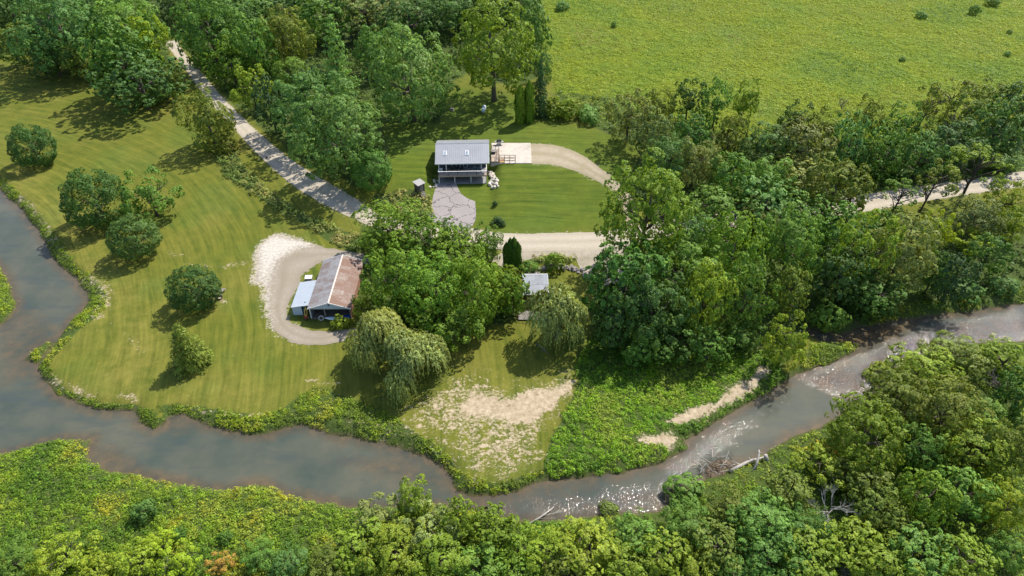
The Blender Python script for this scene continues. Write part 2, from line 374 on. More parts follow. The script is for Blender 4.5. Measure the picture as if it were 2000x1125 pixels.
# ------------------------------------------------------------------ ground
def ground_material():
    t = NT('ground'); v = t.obj()
    a = t.attr('gm'); sp = t.n('SeparateColor', {0: a.outputs['Color']}); dirt_, weed_, hl_ = sp.outputs[:3]; fld_ = a.outputs['Alpha']
    b = t.attr('gm2'); sp2 = t.n('SeparateColor', {0: b.outputs['Color']}); bed_, dry_, deep_ = sp2.outputs[:3]
    xyz = t.n('SeparateXYZ', {0: v})
    dx = t.math('ADD', xyz.outputs[0], 149.0); dy = t.math('SUBTRACT', xyz.outputs[1], 50.0)
    wob = t.noise(v, .035, 2)
    r = t.math('SQRT', t.math('ADD', t.math('MULTIPLY', dx, dx), t.math('MULTIPLY', dy, dy)))
    r = t.math('ADD', r, t.math('MULTIPLY', wob, 3.0)); th = t.math('ARCTAN2', dy, dx)
    ca = t.n('CombineXYZ', {0: t.math('MULTIPLY', r, .9), 1: t.math('MULTIPLY', th, 7.0)}).outputs[0]
    yy = t.math('ADD', xyz.outputs[1], t.math('MULTIPLY', t.noise(v, .05, 1), 3.0))
    cb = t.n('CombineXYZ', {0: t.math('MULTIPLY', xyz.outputs[0], .06), 1: t.math('MULTIPLY', yy, 1.0)}).outputs[0]
    sel = t.n('Mix', {0: hl_}, data_type='VECTOR'); t.put(sel.inputs[4], ca); t.put(sel.inputs[5], cb); sc = sel.outputs[1]
    streak = t.noise(sc, 1.0, 3, .6); fine = t.noise(sc, 2.6, 1, .5)
    swath = t.math('SINE', t.math('MULTIPLY', t.n('SeparateXYZ', {0: sc}).outputs[0], 3.1))
    swath2 = t.math('SINE', t.math('MULTIPLY', t.n('SeparateXYZ', {0: sc}).outputs[1], 2.7))
    sw = t.n('Mix', {0: hl_}, data_type='FLOAT'); t.put(sw.inputs[2], swath); t.put(sw.inputs[3], swath2)
    grain = t.noise(v, 2.6, 6, .7); patch = t.noise(v, .09, 5, .6); mott = t.noise(v, .45, 5, .65)
    tone = t.math('ADD', t.math('MULTIPLY', streak, .26), t.math('ADD', t.math('MULTIPLY', fine, .27), t.math('ADD', t.math('MULTIPLY', grain, .18), t.math('MULTIPLY', mott, .24))))
    tone = t.math('ADD', tone, t.math('MULTIPLY', sw.outputs[0], .022))
    tone = t.math('ADD', tone, t.math('MULTIPLY', t.math('SUBTRACT', t.noise(v, 9.0, 3, .7), .5), .22))
    f = t.ramp(tone, .36, .64)
    la = t.mix(f, c4((.072, .098, .012)), c4((.188, .188, .026)))
    lb = t.mix(f, c4((.055, .092, .010)), c4((.145, .185, .020)))
    lawn = t.mix(hl_, la, lb)
    py = t.math('ADD', t.math('MULTIPLY', t.ramp(patch, .46, .68), .55), t.math('MULTIPLY', dry_, t.ramp(mott, .3, .6)), clamp=True)
    lawn = t.mix(t.math('MULTIPLY', py, t.math('SUBTRACT', 1.0, t.math('MULTIPLY', hl_, .7))), lawn, t.mix(f, c4((.13, .128, .022)), c4((.255, .230, .050))))
    green = t.mix(t.math('MULTIPLY', t.ramp(t.noise(v, .07, 3), .5, .62), .4), lawn, t.mix(f, c4((.05, .098, .015)), c4((.125, .18, .03))))
    fieldc = t.mix(t.ramp(t.math('ADD', t.math('MULTIPLY', grain, .5), t.math('MULTIPLY', mott, .5)), .38, .62), c4((.085, .128, .008)), c4((.180, .225, .016)))
    fieldc = t.mix(t.math('MULTIPLY', t.ramp(patch, .45, .7), .6), fieldc, c4((.10, .165, .03)))
    col = t.mix(fld_, green, fieldc)
    wd = t.mix(t.ramp(grain, .35, .65), c4((.035, .058, .012)), c4((.085, .125, .024)))
    wd = t.mix(t.math('MULTIPLY', t.ramp(mott, .5, .7), .35), wd, c4((.10, .085, .05)))
    edge = t.math('ADD', weed_, t.math('MULTIPLY', t.math('SUBTRACT', grain, .5), .9))
    col = t.mix(t.ramp(edge, .35, .65), col, wd)
    # bare earth, raked and streaky
    wv_ = t.n('VectorMath', {0: v, 1: t.n('VectorMath', {0: t.noise(v, .35, 3, .6, 1), 3: 5.0}, operation='SCALE').outputs[0]}, operation='ADD').outputs[0]
    st2 = t.n('Mapping', {'Vector': wv_, 'Rotation': (0, 0, .35), 'Scale': (.5, 1.5, 1)}).outputs[0]
    dn = t.math('ADD', t.math('MULTIPLY', t.noise(st2, 1.1, 6, .72), .62), t.math('MULTIPLY', grain, .38))
    dm = t.ramp(t.math('ADD', dirt_, t.math('MULTIPLY', t.math('SUBTRACT', dn, .5), 3.0)), .36, .62)
    soil = t.mix(t.ramp(t.noise(v, 1.3, 6, .7), .3, .7), c4((.27, .205, .125)), c4((.55, .455, .32)))
    col = t.mix(dm, col, soil)
    # scattered pale clippings and worn spots on the mown grass
    sp_ = t.ramp(t.math('ADD', t.noise(v, 1.7, 5, .75), t.math('MULTIPLY', patch, .25)), .82, .90)
    col = t.mix(t.math('MULTIPLY', sp_, t.math('MULTIPLY', t.math('SUBTRACT', 1.0, weed_), .7)), col, c4((.42, .36, .20)))
    pg = t.ramp(t.math('ADD', b.outputs['Alpha'], t.math('MULTIPLY', t.math('SUBTRACT', t.noise(v, 1.5, 6, .75), .5), 2.4)), .42, .7)
    col = t.mix(pg, col, t.mix(t.ramp(grain, .35, .6), c4((.27, .225, .15)), c4((.50, .45, .365))))
    bedc = t.mix(t.ramp(t.noise(v, 1.2, 6, .7), .3, .7), c4((.055, .042, .026)), c4((.17, .125, .075)))
    col = t.mix(bed_, col, bedc)
    hgt_ = t.math('ADD', t.math('MULTIPLY', t.noise(v, 5.0, 4, .7), .7), t.math('MULTIPLY', streak, .5))
    return t.done(t.surf(col, .95, t.bump(hgt_, .5, .10), Specular_IOR_Level=.15))
ny, nx = MX.shape
idx = np.arange(ny * nx).reshape(ny, nx)
FQ = np.stack([idx[:-1, :-1], idx[:-1, 1:], idx[1:, 1:], idx[1:, :-1]], -1).reshape(-1, 4)
me = npmesh('ground', np.stack([MX, MY, GZ], -1).reshape(-1, 3), FQ, {'gm': gm, 'gm2': gm2})
me.materials.append(ground_material())
ground = tag(link('ground', me), 'mown grass, weeds, bare earth and meadow of the river bend', None, kind='structure')

# ------------------------------------------------------------------ water
RIFFLE_PX = [([(1560,735),(1600,722),(1660,700),(1720,680),(1800,640),(1900,620),(2200,580),(2200,650),(2000,664),(1860,676),(1800,690),(1770,715),(1720,760),(1640,770),(1580,752)], 1.0),
 ([(960,985),(1040,975),(1150,965),(1240,945),(1290,950),(1300,985),(1240,1000),(1140,1005),(1040,1012),(970,1005)], .85),
 ([(1290,960),(1330,925),(1380,895),(1430,865),(1470,830),(1450,820),(1400,845),(1350,880),(1310,905)], .8), ([(1400,840),(1560,790),(1540,770),(1420,815)], .35),
 ([(880,930),(895,965),(925,985),(940,975),(905,945)], .6), ([(20,720),(60,640),(110,650),(80,700),(60,760)], .3)]
SHALLOW_PX = [([(1590,665),(1660,690),(1760,660),(1800,625),(1720,630),(1640,650)], 1.0), ([(640,900),(800,880),(885,930),(890,970),(800,960),(720,930)], .55), ([(1000,965),(1060,940),(1180,935),(1160,955),(1080,970)], .7),
 ([(170,870),(240,880),(280,915),(230,925),(180,905)], .8), ([(-30,600),(70,600),(120,640),(80,740),(0,760)], .55), ([(150,790),(260,800),(280,830),(240,830)], .5), ([(325,810),(380,825),(370,845),(325,838)], .7), ([(560,830),(650,850),(620,850)], .7), ([(1560,740),(1640,720),(1700,760),(1650,790),(1600,765)], .8)]
def water_material():
    t = NT('river_water'); v = t.obj()
    a = t.attr('wm'); sp = t.n('SeparateColor', {0: a.outputs['Color']}); rif, shal, mid = sp.outputs[:3]
    n1 = t.noise(v, .12, 5, .6); n2 = t.noise(v, .7, 5, .65)
    flow = t.n('Mapping', {'Vector': v, 'Rotation': (0, 0, .5), 'Scale': (.25, 1.0, 1)}).outputs[0]
    n3 = t.noise(flow, .5, 4, .6)
    deepc = t.mix(t.ramp(n1, .35, .65), c4((.060, .078, .062)), c4((.110, .111, .080)))
    deepc = t.mix(t.math('MULTIPLY', t.ramp(n3, .5, .7), .6), deepc, c4((.055, .072, .072)))
    bedc = t.mix(t.ramp(n2, .3, .7), c4((.05, .031, .016)), c4((.17, .110, .055)))
    sh = t.ramp(t.math('ADD', shal, t.math('MULTIPLY', t.math('SUBTRACT', n2, .5), .8)), .2, 1.0)
    rf = t.ramp(t.math('ADD', rif, t.math('MULTIPLY', t.math('SUBTRACT', n2, .5), 1.1)), .15, 1.0)
    col = t.mix(t.math('MULTIPLY', sh, .85), deepc, bedc)
    col = t.mix(t.math('MULTIPLY', rf, .8), col, t.mix(t.ramp(n2, .35, .65), c4((.034, .030, .032)), c4((.085, .058, .042))))
    small = t.noise(v, 3.2, 3, .6); rip = t.math('SUBTRACT', t.noise(t.n('Mapping', {'Vector': v, 'Rotation': (0, 0, .6), 'Scale': (1.5, .8, 1)}).outputs[0], 4.6, 3, .6), .5)
    h = t.math('ADD', t.math('MULTIPLY', small, t.math('MULTIPLY_ADD', rf, .0, .006)), t.math('MULTIPLY', rip, t.math('MULTIPLY_ADD', rf, .095, .0035)))
    bp = t.n('Bump', {'Height': h, 'Strength': 1.0, 'Distance': 1.0}).outputs[0]
    return t.done(t.surf(col, t.math('MULTIPLY_ADD', rf, .015, .05), bp, IOR=1.333))
sel = (GD < 1.3) & (np.abs(MX) < 250) & (MY > 0)
cell = sel[:-1, :-1] | sel[1:, 1:] | sel[:-1, 1:] | sel[1:, :-1]
WF = FQ[cell.ravel()]; used, inv = np.unique(WF, return_inverse=True); WF = inv.reshape(-1, 4)
WX, WY = MX.ravel()[used], MY.ravel()[used]
def mask_pts(lst, X, Y, w):
    r = np.zeros(X.shape)
    for p, s in lst: r = np.maximum(r, s * (1 - sstep(-w, w, sdf(to_plane(p, WL), X, Y))))
    return r
wd = GD.ravel()[used]
wm = np.stack([mask_pts(RIFFLE_PX, WX, WY, 3.2), np.maximum(mask_pts(SHALLOW_PX, WX, WY, 2.5), .75 * (1 - sstep(.1, 2.6, -wd))), sstep(0, 6, -wd)], 1)
me = npmesh('river', np.stack([WX, WY, np.full(len(WX), WL)], 1), WF, {'wm': wm})
me.materials.append(water_material())
tag(link('river', me), 'grey-green river bending round the lawn with sparkling riffles', None, kind='structure')

# ------------------------------------------------------------------ roads and drives: sheets draped just above the ground
def sheet(name, P, mat, dz, step=1.2, cols=None):
    lo, hi = P.min(0), P.max(0)
    gx, gy = np.meshgrid(np.arange(lo[0], hi[0], step), np.arange(lo[1], hi[1], step)); gx = gx.ravel() + .013; gy = gy.ravel() + .017
    k = sdf(P, gx, gy) < -.25; pts = [Vector((float(x), float(y))) for x, y in P] + [Vector((float(x), float(y))) for x, y in zip(gx[k], gy[k])]
    n = len(P); vs_, es, fs, *_ = delaunay_2d_cdt(pts, [], [list(range(n))], 1, 1e-4)
    V = np.array([(p.x, p.y) for p in vs_]); z = hgt(V[:, 0], V[:, 1])
    d = sdf(P, V[:, 0], V[:, 1]); z = z + dz * sstep(-.35, .15, -d) + .004
    me = npmesh(name, np.column_stack([V, z]), np.array([f for f in fs if len(f) == 3]), cols(V) if cols else None)
    nrm = me.polygons[0].normal.z
    if nrm < 0: me.flip_normals()
    me.materials.append(mat); return link(name, me)
def gravel(name, lo, hi, rut=None, scale=2.0, white=None, ruts=None):
    t = NT(name); v = t.obj(); n1 = t.noise(v, scale, 6, .7); n2 = t.noise(v, .22, 4, .6); n3 = t.noise(v, 7.0, 3, .7)
    col = t.mix(t.ramp(t.math('ADD', t.math('MULTIPLY', n1, .6), t.math('MULTIPLY', n3, .4)), .3, .68), c4(lo), c4(hi))
    if rut: col = t.mix(t.math('MULTIPLY', t.ramp(n2, .42, .66), .7), col, c4(rut))
    if ruts:                                          # pale wheel tracks, a darker loose crown and weedy edges
        u = t.n('SeparateColor', {0: t.attr('rm').outputs['Color']}).outputs[1]; u = t.math('ADD', u, t.math('MULTIPLY', t.math('SUBTRACT', n2, .5), .16))
        tr = t.math('ABSOLUTE', t.math('SUBTRACT', t.math('ABSOLUTE', t.math('SUBTRACT', u, .5)), .22)); k = t.ramp(tr, .05, .20)
        col = t.mix(t.math('MULTIPLY', t.math('MULTIPLY', k, .6), t.ramp(n1, .35, .65)), col, c4(ruts))
    if white:
        a = t.attr('rm'); m = t.ramp(t.math('ADD', t.n('SeparateColor', {0: a.outputs['Color']}).outputs[0], t.math('MULTIPLY', t.math('SUBTRACT', n1, .5), 1.1)), .35, .75)
        col = t.mix(m, col, t.mix(t.ramp(t.math('ADD', t.math('MULTIPLY', n3, .5), t.math('MULTIPLY', n1, .5)), .36, .6), c4(tuple(x * .62 for x in white)), c4(white)))
    return t.done(t.surf(col, .95, t.bump(t.math('ADD', n3, n1), .5, .04), Specular_IOR_Level=.2))
tag(sheet('gravel_road', ROAD_P, gravel('road_gravel', (.35, .305, .235), (.56, .50, .405), (.43, .375, .29), ruts=(.27, .235, .16)), .035, cols=lateral(EDGE_R, EDGE_L)), 'cream crushed-limestone road curving past the house', None, kind='structure')
tag(sheet('gravel_apron', roughen(outline([(955,508),(985,492),(1010,487),(1165,486),(1205,478),(1235,476),(1232,510),(1225,545),(1175,560),(1140,545),(1125,505),(1070,498),(1030,508),(985,522)]), .35, .7, 32), gravel('apron_gravel', (.25, .21, .16), (.50, .44, .36), (.20, .19, .12)), .02), 'worn gravel pull-off beside the limestone road', None, kind='structure')
WHITE = to_plane([(500,555),(495,480),(530,455),(610,470),(620,480),(580,490),(545,510),(530,545),(528,600),(538,640),(520,620)], 0)
tag(sheet('barn_drive', BARN_P, gravel('barn_gravel', (.235, .20, .155), (.40, .35, .285), (.29, .245, .175), ruts=(.20, .17, .115), white=(.62, .57, .49)), .03,
    cols=lambda V: {'rm': np.stack([1 - sstep(-4.0, 3.0, sdf(WHITE, V[:, 0], V[:, 1])), lateral(BARN_LOOP[:20], BARN_LOOP[21:])(V)['rm'][:, 0], np.zeros(len(V))], 1)}), 'looping dirt drive with spread white gravel around the barn', None, kind='structure')
tag(sheet('gravel_driveway', DRIVE_P, gravel('drive_gravel', (.28, .225, .155), (.48, .41, .31), (.28, .24, .14), ruts=(.19, .18, .07)), .02, cols=lateral(DR_A, DR_B)), 'tan gravel driveway curving up to the concrete pad', None, kind='structure')
def asphalt():
    t = NT('cracked_asphalt'); v = t.obj(); n = t.noise(v, 5, 5, .7); n2 = t.noise(v, .3, 3)
    col = t.mix(t.ramp(t.math('ADD', t.math('MULTIPLY', n, .6), t.math('MULTIPLY', n2, .4)), .3, .7), c4((.235, .21, .205)), c4((.36, .325, .31)))
    dv = t.n('VectorMath', {0: v, 1: t.n('VectorMath', {0: t.noise(v, .45, 4, .6, 1), 3: 2.6}, operation='SCALE').outputs[0]}, operation='ADD').outputs[0]
    vo = t.n('TexVoronoi', {'Vector': dv, 'Scale': .30}, feature='DISTANCE_TO_EDGE').outputs[0]
    ck = t.math('MULTIPLY', t.math('LESS_THAN', vo, .014), t.ramp(t.noise(v, .4, 2), .30, .36))
    col = t.mix(ck, col, c4((.04, .04, .042)))
    return t.done(t.surf(col, .9, t.bump(t.math('SUBTRACT', n, ck), .5, .03)))
tag(sheet('asphalt_driveway', roughen(outline([(857,350),(895,350),(892,362),(900,379),(912,387),(928,394),(930,412),(929,430),(920,446),(895,446),(872,442),(850,436),(833,427),(838,412),(843,402),(849,370)]), .12, .6, 35), asphalt(), .05, .7), 'cracked grey asphalt driveway in front of the walk-out house', None, kind='structure')
# ------------------------------------------------------------------ foliage
def leaf_material(name, src, trans=.5):
    t = NT(name)
    if src == 'object':
        base = t.n('ObjectInfo').outputs['Color']; a = t.attr('tint').outputs['Color']; base = t.mix(1.0, base, a, 'MULTIPLY')
    else: base = t.attr('Col').outputs['Color']
    nz = t.noise(t.n('TexCoord').outputs['Object'], 9.0 if src == 'object' else 2.5, 2)
    base = t.mix(t.ramp(nz, .3, .7), t.mix(1.0, base, c4((.72, .78, .72)), 'MULTIPLY'), t.mix(1.0, base, c4((1.25, 1.2, 1.05)), 'MULTIPLY'))
    p = t.surf(base, .55, Specular_IOR_Level=.16)                 # a leaf reflects and lets through about equally
    tr = t.n('BsdfTranslucent', {'Color': t.mix(1.0, base, c4((trans * 1.15, trans, trans * .6)), 'MULTIPLY')}).outputs[0]
    return t.done(t.n('AddShader', {0: p, 1: tr}).outputs[0])
LEAF = leaf_material('tree_leaf', 'object'); WEEDLEAF = leaf_material('weed_leaf', 'col', .6)
BARK = pm('bark', (.13, .105, .08), .95, .4, 4, .6); BARKD = pm('dark_bark', (.07, .055, .042), .95, .4, 4, .6); DEADWOOD = pm('dead_wood', (.42, .385, .345), .9, .3, 5, .5)
def tint_cols(n, rng, amt=.35, warm=.12):
    b = 1 + (rng.random(n) - .5) * 2 * amt; wv = (rng.random(n) - .5) * 2 * warm
    return np.stack([b * (1 + wv), b, b * (1 - wv)], 1)
def rdirs(n, rng): return norm(rng.normal(size=(n, 3)))
def crown_mesh(name, seed, nl=36, leaves=9000, leaf=.06, rlo=.22, rhi=.40, zmin=-.6, spread=.72, core=.55, jit=.55, aspect=.62, clump=.42, cull=.72, bul=(.74, .46), ta=(.66, .52)):
    rng = np.random.default_rng(seed)
    k = np.arange(nl * 2) + .5; ph = np.arccos(1 - 2 * k / (nl * 2)); th = k * 2.39996
    D = np.stack([np.cos(th) * np.sin(ph), np.sin(th) * np.sin(ph), np.cos(ph)], 1); D = norm(D + rng.normal(size=D.shape) * .28)
    D = D[D[:, 2] > zmin]; D = D[rng.permutation(len(D))[:nl]]
    bulge = bul[0] + bul[1] * rng.random(len(D)); rl = rlo + (rhi - rlo) * rng.random(len(D)) ** 1.3
    C = D * (spread * bulge)[:, None]; C[:, 2] *= np.where(C[:, 2] < 0, .92, 1.0)
    if core:
        C = np.vstack([C, [[0, 0, .02], [.2, .1, -.15], [-.2, -.1, -.1]]]); rl = np.append(rl, [core, core * .8, core * .8])
    p = rl ** 2; p /= p.sum(); li = rng.choice(len(C), leaves * 2, p=p)
    d = rdirs(leaves * 2, rng); out = norm(C[li] + 1e-3); d = norm(d + out * .45 + np.array([0, 0, .25]))
    # sub-clumps: leaves gather in tufts on each lobe
    tuft = rdirs(len(C) * 11, rng).reshape(len(C), 11, 3); near = np.einsum('ij,ikj->ik', d, tuft[li]); bi = near.argmax(1); d = norm(d * (1 - clump) + tuft[li, bi] * clump)
    tr = rng.random(len(C) * 11).reshape(len(C), 11)[li, bi]
    rad = rl[li] * (ta[0] + ta[1] * tr + .16 * (rng.random(len(li)) - .5)); P = C[li] + d * rad[:, None]
    dd = np.linalg.norm(P[:, None, :] - C[None], axis=2) / rl[None]; dd[np.arange(len(li)), li] = 9
    keep = np.where((dd.min(1) > cull) & (P[:, 2] > -1.05))[0][:leaves]
    P = P[keep]; d = d[keep]; out = out[keep]; li = li[keep]; n = len(P)
    N = norm(d * .7 + out * .2 + np.array([0, 0, .35]) + rng.normal(size=(n, 3)) * jit)
    s = leaf * (.65 + .7 * rng.random(n)); V, Fq = leaf_quads(P, N, s, s * aspect * (.8 + .4 * rng.random(n)), rng=rng)
    SN = norm(d * .6 + out * .2 + np.array([0, 0, .12]) + N * .8)
    lobe_t = (.88 + .24 * rng.random(len(C)))[li]; tc = tint_cols(n, rng) * lobe_t[:, None]
    me = npmesh(name, V, Fq, {'tint': np.repeat(tc, 4, 0)}, np.repeat(SN, 4, 0)); me.materials.append(LEAF); return me
def willow_mesh(name, seed, strands=1150, per=11):
    rng = np.random.default_rng(seed); nl = 15; D = rdirs(60, rng); D = D[D[:, 2] > -.15][:nl]
    C = D * (.5 + .22 * rng.random(len(D)))[:, None]; rl = .24 + .2 * rng.random(len(D)); C = np.vstack([C, [[0, 0, .25]]]); rl = np.append(rl, .5)
    Ps, Ts, Ns, tc = [], [], [], []
    li = rng.choice(len(C), strands, p=rl**2/(rl**2).sum()); d = norm(rdirs(strands, rng) + norm(C[li] + 1e-3) * .6 + np.array([0, 0, .7])); S = C[li] + d * rl[li][:, None] * (.85 + .2 * rng.random((strands, 1)))
    hd = d.copy(); hd[:, 2] = 0; ln = (.26 + .58 * rng.random(strands)); b = .8 + .5 * rng.random(strands); lt = .82 + .36 * rng.random(len(C))
    for k in range(per):
        s = (k + .3) / per; q = S + hd * (ln * .28 * s ** .6)[:, None]; q[:, 2] += ln * (.10 * math.sin(s * 2.2) - .98 * s ** 1.5)
        q += rng.normal(size=q.shape) * .012; T = hd * .3 * (1 - s) + np.array([0, 0, -1.0]) * (s + .15) + rng.normal(size=q.shape) * .16
        Ps.append(q); Ts.append(T); Ns.append(norm(d * .8 + rng.normal(size=q.shape) * .5 + np.array([0, 0, .25]))); tc.append(tint_cols(strands, rng, .22, .08) * (b * lt[li])[:, None])
    P = np.vstack(Ps); T = norm(np.vstack(Ts)); N = np.vstack(Ns); tc = np.vstack(tc); k = P[:, 2] > -1.02
    P, T, N, tc = P[k], T[k], N[k], tc[k]; n = len(P); N = norm(N - T * np.sum(N * T, 1, keepdims=True))
    V, Fq = leaf_quads(P, N, .115 * (.7 + .6 * rng.random(n)), .034 * (.7 + .6 * rng.random(n)), T, rng)
    me = npmesh(name, V, Fq, {'tint': np.repeat(tc, 4, 0)}, np.repeat(norm(N * .6 + norm(P) * .6), 4, 0)); me.materials.append(LEAF); return me
def conifer_mesh(name, seed, tiers=15, per=9, leaves=26, taper=1.0, droop=.15, wide=.10, flat=.05, top=1.0):
    rng = np.random.default_rng(seed); Ps, Ns, Ts, tc = [], [], [], []
    for i in range(tiers):
        f = i / (tiers - 1); z = -.92 + 1.86 * f * top; rr = (1 - f) ** taper * .95 + .06; nb = max(4, int(per * (.5 + .5 * (1 - f))))
        for b in range(nb):
            a = 2 * math.pi * (b / nb + rng.random() * .12) + i * 1.7; L = rr * (.75 + .35 * rng.random()); bt = .8 + .4 * rng.random()
            m = max(6, int(leaves * L + 5)); s = rng.random(m) ** .6; lat = (rng.random(m) - .5) * 2 * wide * (1.3 - s * .8)
            ca, sa = math.cos(a), math.sin(a)
            P = np.stack([ca * L * s - sa * lat, sa * L * s + ca * lat, z - droop * L * s + .05 * L * s * s + (rng.random(m) - .5) * flat], 1)
            Ps.append(P); T = np.stack([ca - sa * lat * 3, sa + ca * lat * 3, np.full(m, -.2)], 1) + rng.normal(size=(m, 3)) * .4; Ts.append(T)
            Ns.append(norm(np.array([ca * .5, sa * .5, .8]) + rng.normal(size=(m, 3)) * .45)); tc.append(tint_cols(m, rng, .3, .08) * bt)
    P = np.vstack(Ps); N = np.vstack(Ns); T = np.vstack(Ts); tc = np.vstack(tc); n = len(P)
    V, Fq = leaf_quads(P, N, .12 * (.6 + .7 * rng.random(n)), .055 * (.7 + .6 * rng.random(n)), T, rng)
    me = npmesh(name, V, Fq, {'tint': np.repeat(tc, 4, 0)}, np.repeat(norm(N + P * np.array([.6, .6, 0])), 4, 0)); me.materials.append(LEAF); return me
def column_mesh(name, seed, leaves=3600):
    rng = np.random.default_rng(seed); z = rng.random(leaves) * 2 - 1; a = rng.random(leaves) * 2 * math.pi
    prof = np.clip(1 - np.clip((z - .45) / .55, 0, 1) ** 2.0, 0, 1) * (.86 + .14 * np.cos(z * 1.2)); lump = 1 + .14 * np.sin(a * 3 + z * 5 + seed) + .08 * np.sin(a * 7 - z * 11)
    r = prof * lump * (.85 + .2 * rng.random(leaves)); P = np.stack([np.cos(a) * r, np.sin(a) * r, z], 1)
    N = norm(np.stack([np.cos(a), np.sin(a), .12 + np.clip(z, 0, 1) * .5], 1) + rng.normal(size=(leaves, 3)) * .35); T = np.array([0, 0, 1.0]) + rng.normal(size=(leaves, 3)) * .25
    V, Fq = leaf_quads(P, N, .10 * (.7 + .6 * rng.random(leaves)), .30 * (.7 + .6 * rng.random(leaves)), T, rng)
    me = npmesh(name, V, Fq, {'tint': np.repeat(tint_cols(leaves, rng, .35, .06), 4, 0)}, np.repeat(N, 4, 0)); me.materials.append(LEAF); return me
def trunk_mesh(name, seed, mat, limbs=7, r=.055, reach=.75):
    """z 0 at the ground, 1 at the crown's centre; sideways unit is the crown radius"""
    rng = random.Random(seed); m = MB(); pts = [(0, 0, -.03)]; x = y = 0
    for i in range(1, 6): x += rng.uniform(-.03, .03); y += rng.uniform(-.03, .03); pts.append((x, y, i / 5 * 1.25))
    m.tube(pts, [r * 1.35, r, r * .88, r * .75, r * .55, r * .25], 8)
    for k in range(limbs):
        a = k * 2.4 + rng.uniform(-.4, .4); z0 = rng.uniform(.45, 1.0); L = reach * rng.uniform(.6, 1.0); z1 = z0 + rng.uniform(.1, .45)
        q = [(0, 0, z0), (math.cos(a) * L * .45, math.sin(a) * L * .45, z0 + (z1 - z0) * .6), (math.cos(a + .15) * L, math.sin(a + .15) * L, z1)]
        m.tube(q, [r * .5, r * .35, r * .1], 6)
        b = a + rng.choice((-.6, .6)); m.tube([q[1], (math.cos(b) * L * .85, math.sin(b) * L * .85, z1 - .05)], [r * .28, r * .08], 5)
    me = m.mesh(name); me.polygons.foreach_set('use_smooth', [True] * len(me.polygons)); me.materials.append(mat); return me
def dead_mesh(name, seed, mat, depth=4, r=.035, up=.5, n0=9):
    """bare limbs only, unit radius round the crown's centre, rising from z=-1"""
    rng = random.Random(seed); m = MB()
    def grow(p, d, L, rad, k):
        q1 = p + d * L * .5 + Vector((rng.uniform(-1, 1), rng.uniform(-1, 1), rng.uniform(-1, 1))) * L * .07; q = p + d * L + Vector((0, 0, -.05 * L))
        m.tube([p, q1, q], [rad, rad * .8, rad * .55], 5 if k > 1 else 4, cap=False)
        if k == 0: return
        for _ in range(rng.choice((2, 3, 3))):
            e = (d + Vector((rng.uniform(-1, 1), rng.uniform(-1, 1), rng.uniform(-.5, .8))) * .75).normalized(); s = rng.uniform(.4, 1); grow(p + (q - p) * s, e, L * rng.uniform(.5, .75), rad * .55, k - 1)
    for i in range(n0):
        a = i * 2 * math.pi / n0 + rng.uniform(-.3, .3); grow(Vector((0, 0, -.75 + rng.uniform(0, .7))), Vector((math.cos(a), math.sin(a), rng.uniform(up - .3, up + .5))).normalized(), rng.uniform(.4, .6), r, depth - 1)
    me = m.mesh(name); me.materials.append(mat); return me
print('crowns')
KIND = {}
KIND['broad'] = [crown_mesh('broad_crown', 100 + i, nl_, nv_, lf_, r0_, r1_, -.92, .80, .5, clump=cl_, bul=bu_) for i, (nl_, nv_, lf_, r0_, r1_, cl_, bu_) in enumerate([(64, 12500, .062, .10, .27, .42, (.74, .46)), (90, 15000, .050, .08, .20, .30, (.66, .60)), (46, 10500, .074, .12, .32, .50, (.80, .36)), (72, 13500, .056, .07, .30, .36, (.58, .72)), (56, 12500, .060, .09, .24, .55, (.62, .62))])]
KIND['big'] = [crown_mesh('big_crown', 120 + i, 120, 27000, .042, .07, .20, -.9, .84, .58) for i in range(3)]
KIND['round'] = [crown_mesh('round_crown', 140 + i, 130, 20000, .05, .09, .17, -.85, .88, .86, .5, .62, .3, bul=(.95, .10), ta=(.84, .24)) for i in range(2)]
KIND['loose'] = [crown_mesh('loose_crown', 160 + i, 48, 8500, .062, .08, .22, -.92, .84, .32, .65, .6, .3, .5) for i in range(3)]
KIND['sparse'] = [crown_mesh('sparse_crown', 180 + i, 22, 3600, .075, .10, .24, -.5, .82, 0, .7, .55, .35, .4) for i in range(2)]
KIND['shrub'] = [crown_mesh('shrub_crown', 200 + i, 22, 5200, .10, .24, .40, -.35, .66, .6) for i in range(3)]
KIND['willow'] = [willow_mesh('willow_crown', 220 + i) for i in range(2)]
KIND['pine'] = [conifer_mesh('pine_crown', 240, 12, 8, 46, .75, .02, .22, .07)]
KIND['spruce'] = [conifer_mesh('spruce_crown', 241, 18, 12, 30, .85, .28, .12, .06)]
KIND['cedar'] = [conifer_mesh('cedar_crown', 242, 16, 13, 44, .62, .12, .2, .12)]
KIND['column'] = [column_mesh('column_crown', 250 + i) for i in range(2)]
TRUNK = [trunk_mesh('tree_trunk', 300 + i, BARK) for i in range(3)]; TRUNKD = [trunk_mesh('dark_tree_trunk', 310 + i, BARKD, 9, .05, .9) for i in range(2)]
DEAD = [dead_mesh('dead_branches', 320 + i, DEADWOOD, 5, .02, .45, 8) for i in range(2)]; TWIG = [dead_mesh('grey_twigs', 330, pm('grey_twig', (.20, .175, .155), .95, .3, 5, .4), 4, .02, .9, 13)]
NAMES = {'broad': 'broadleaf_tree', 'big': 'broadleaf_tree', 'round': 'lawn_tree', 'loose': 'broadleaf_tree', 'sparse': 'slender_tree', 'shrub': 'shrub', 'willow': 'willow_tree', 'pine': 'pine_tree', 'spruce': 'spruce_tree', 'cedar': 'cedar_tree', 'column': 'arborvitae', 'dead': 'dead_tree', 'twig': 'bare_shrub'}
CATS = {'shrub': 'shrub', 'twig': 'shrub'}
def lift(k): return 1.3 if k in ('dark', 'deep', 'blue', 'mid', 'rich', 'ink') else 1.08
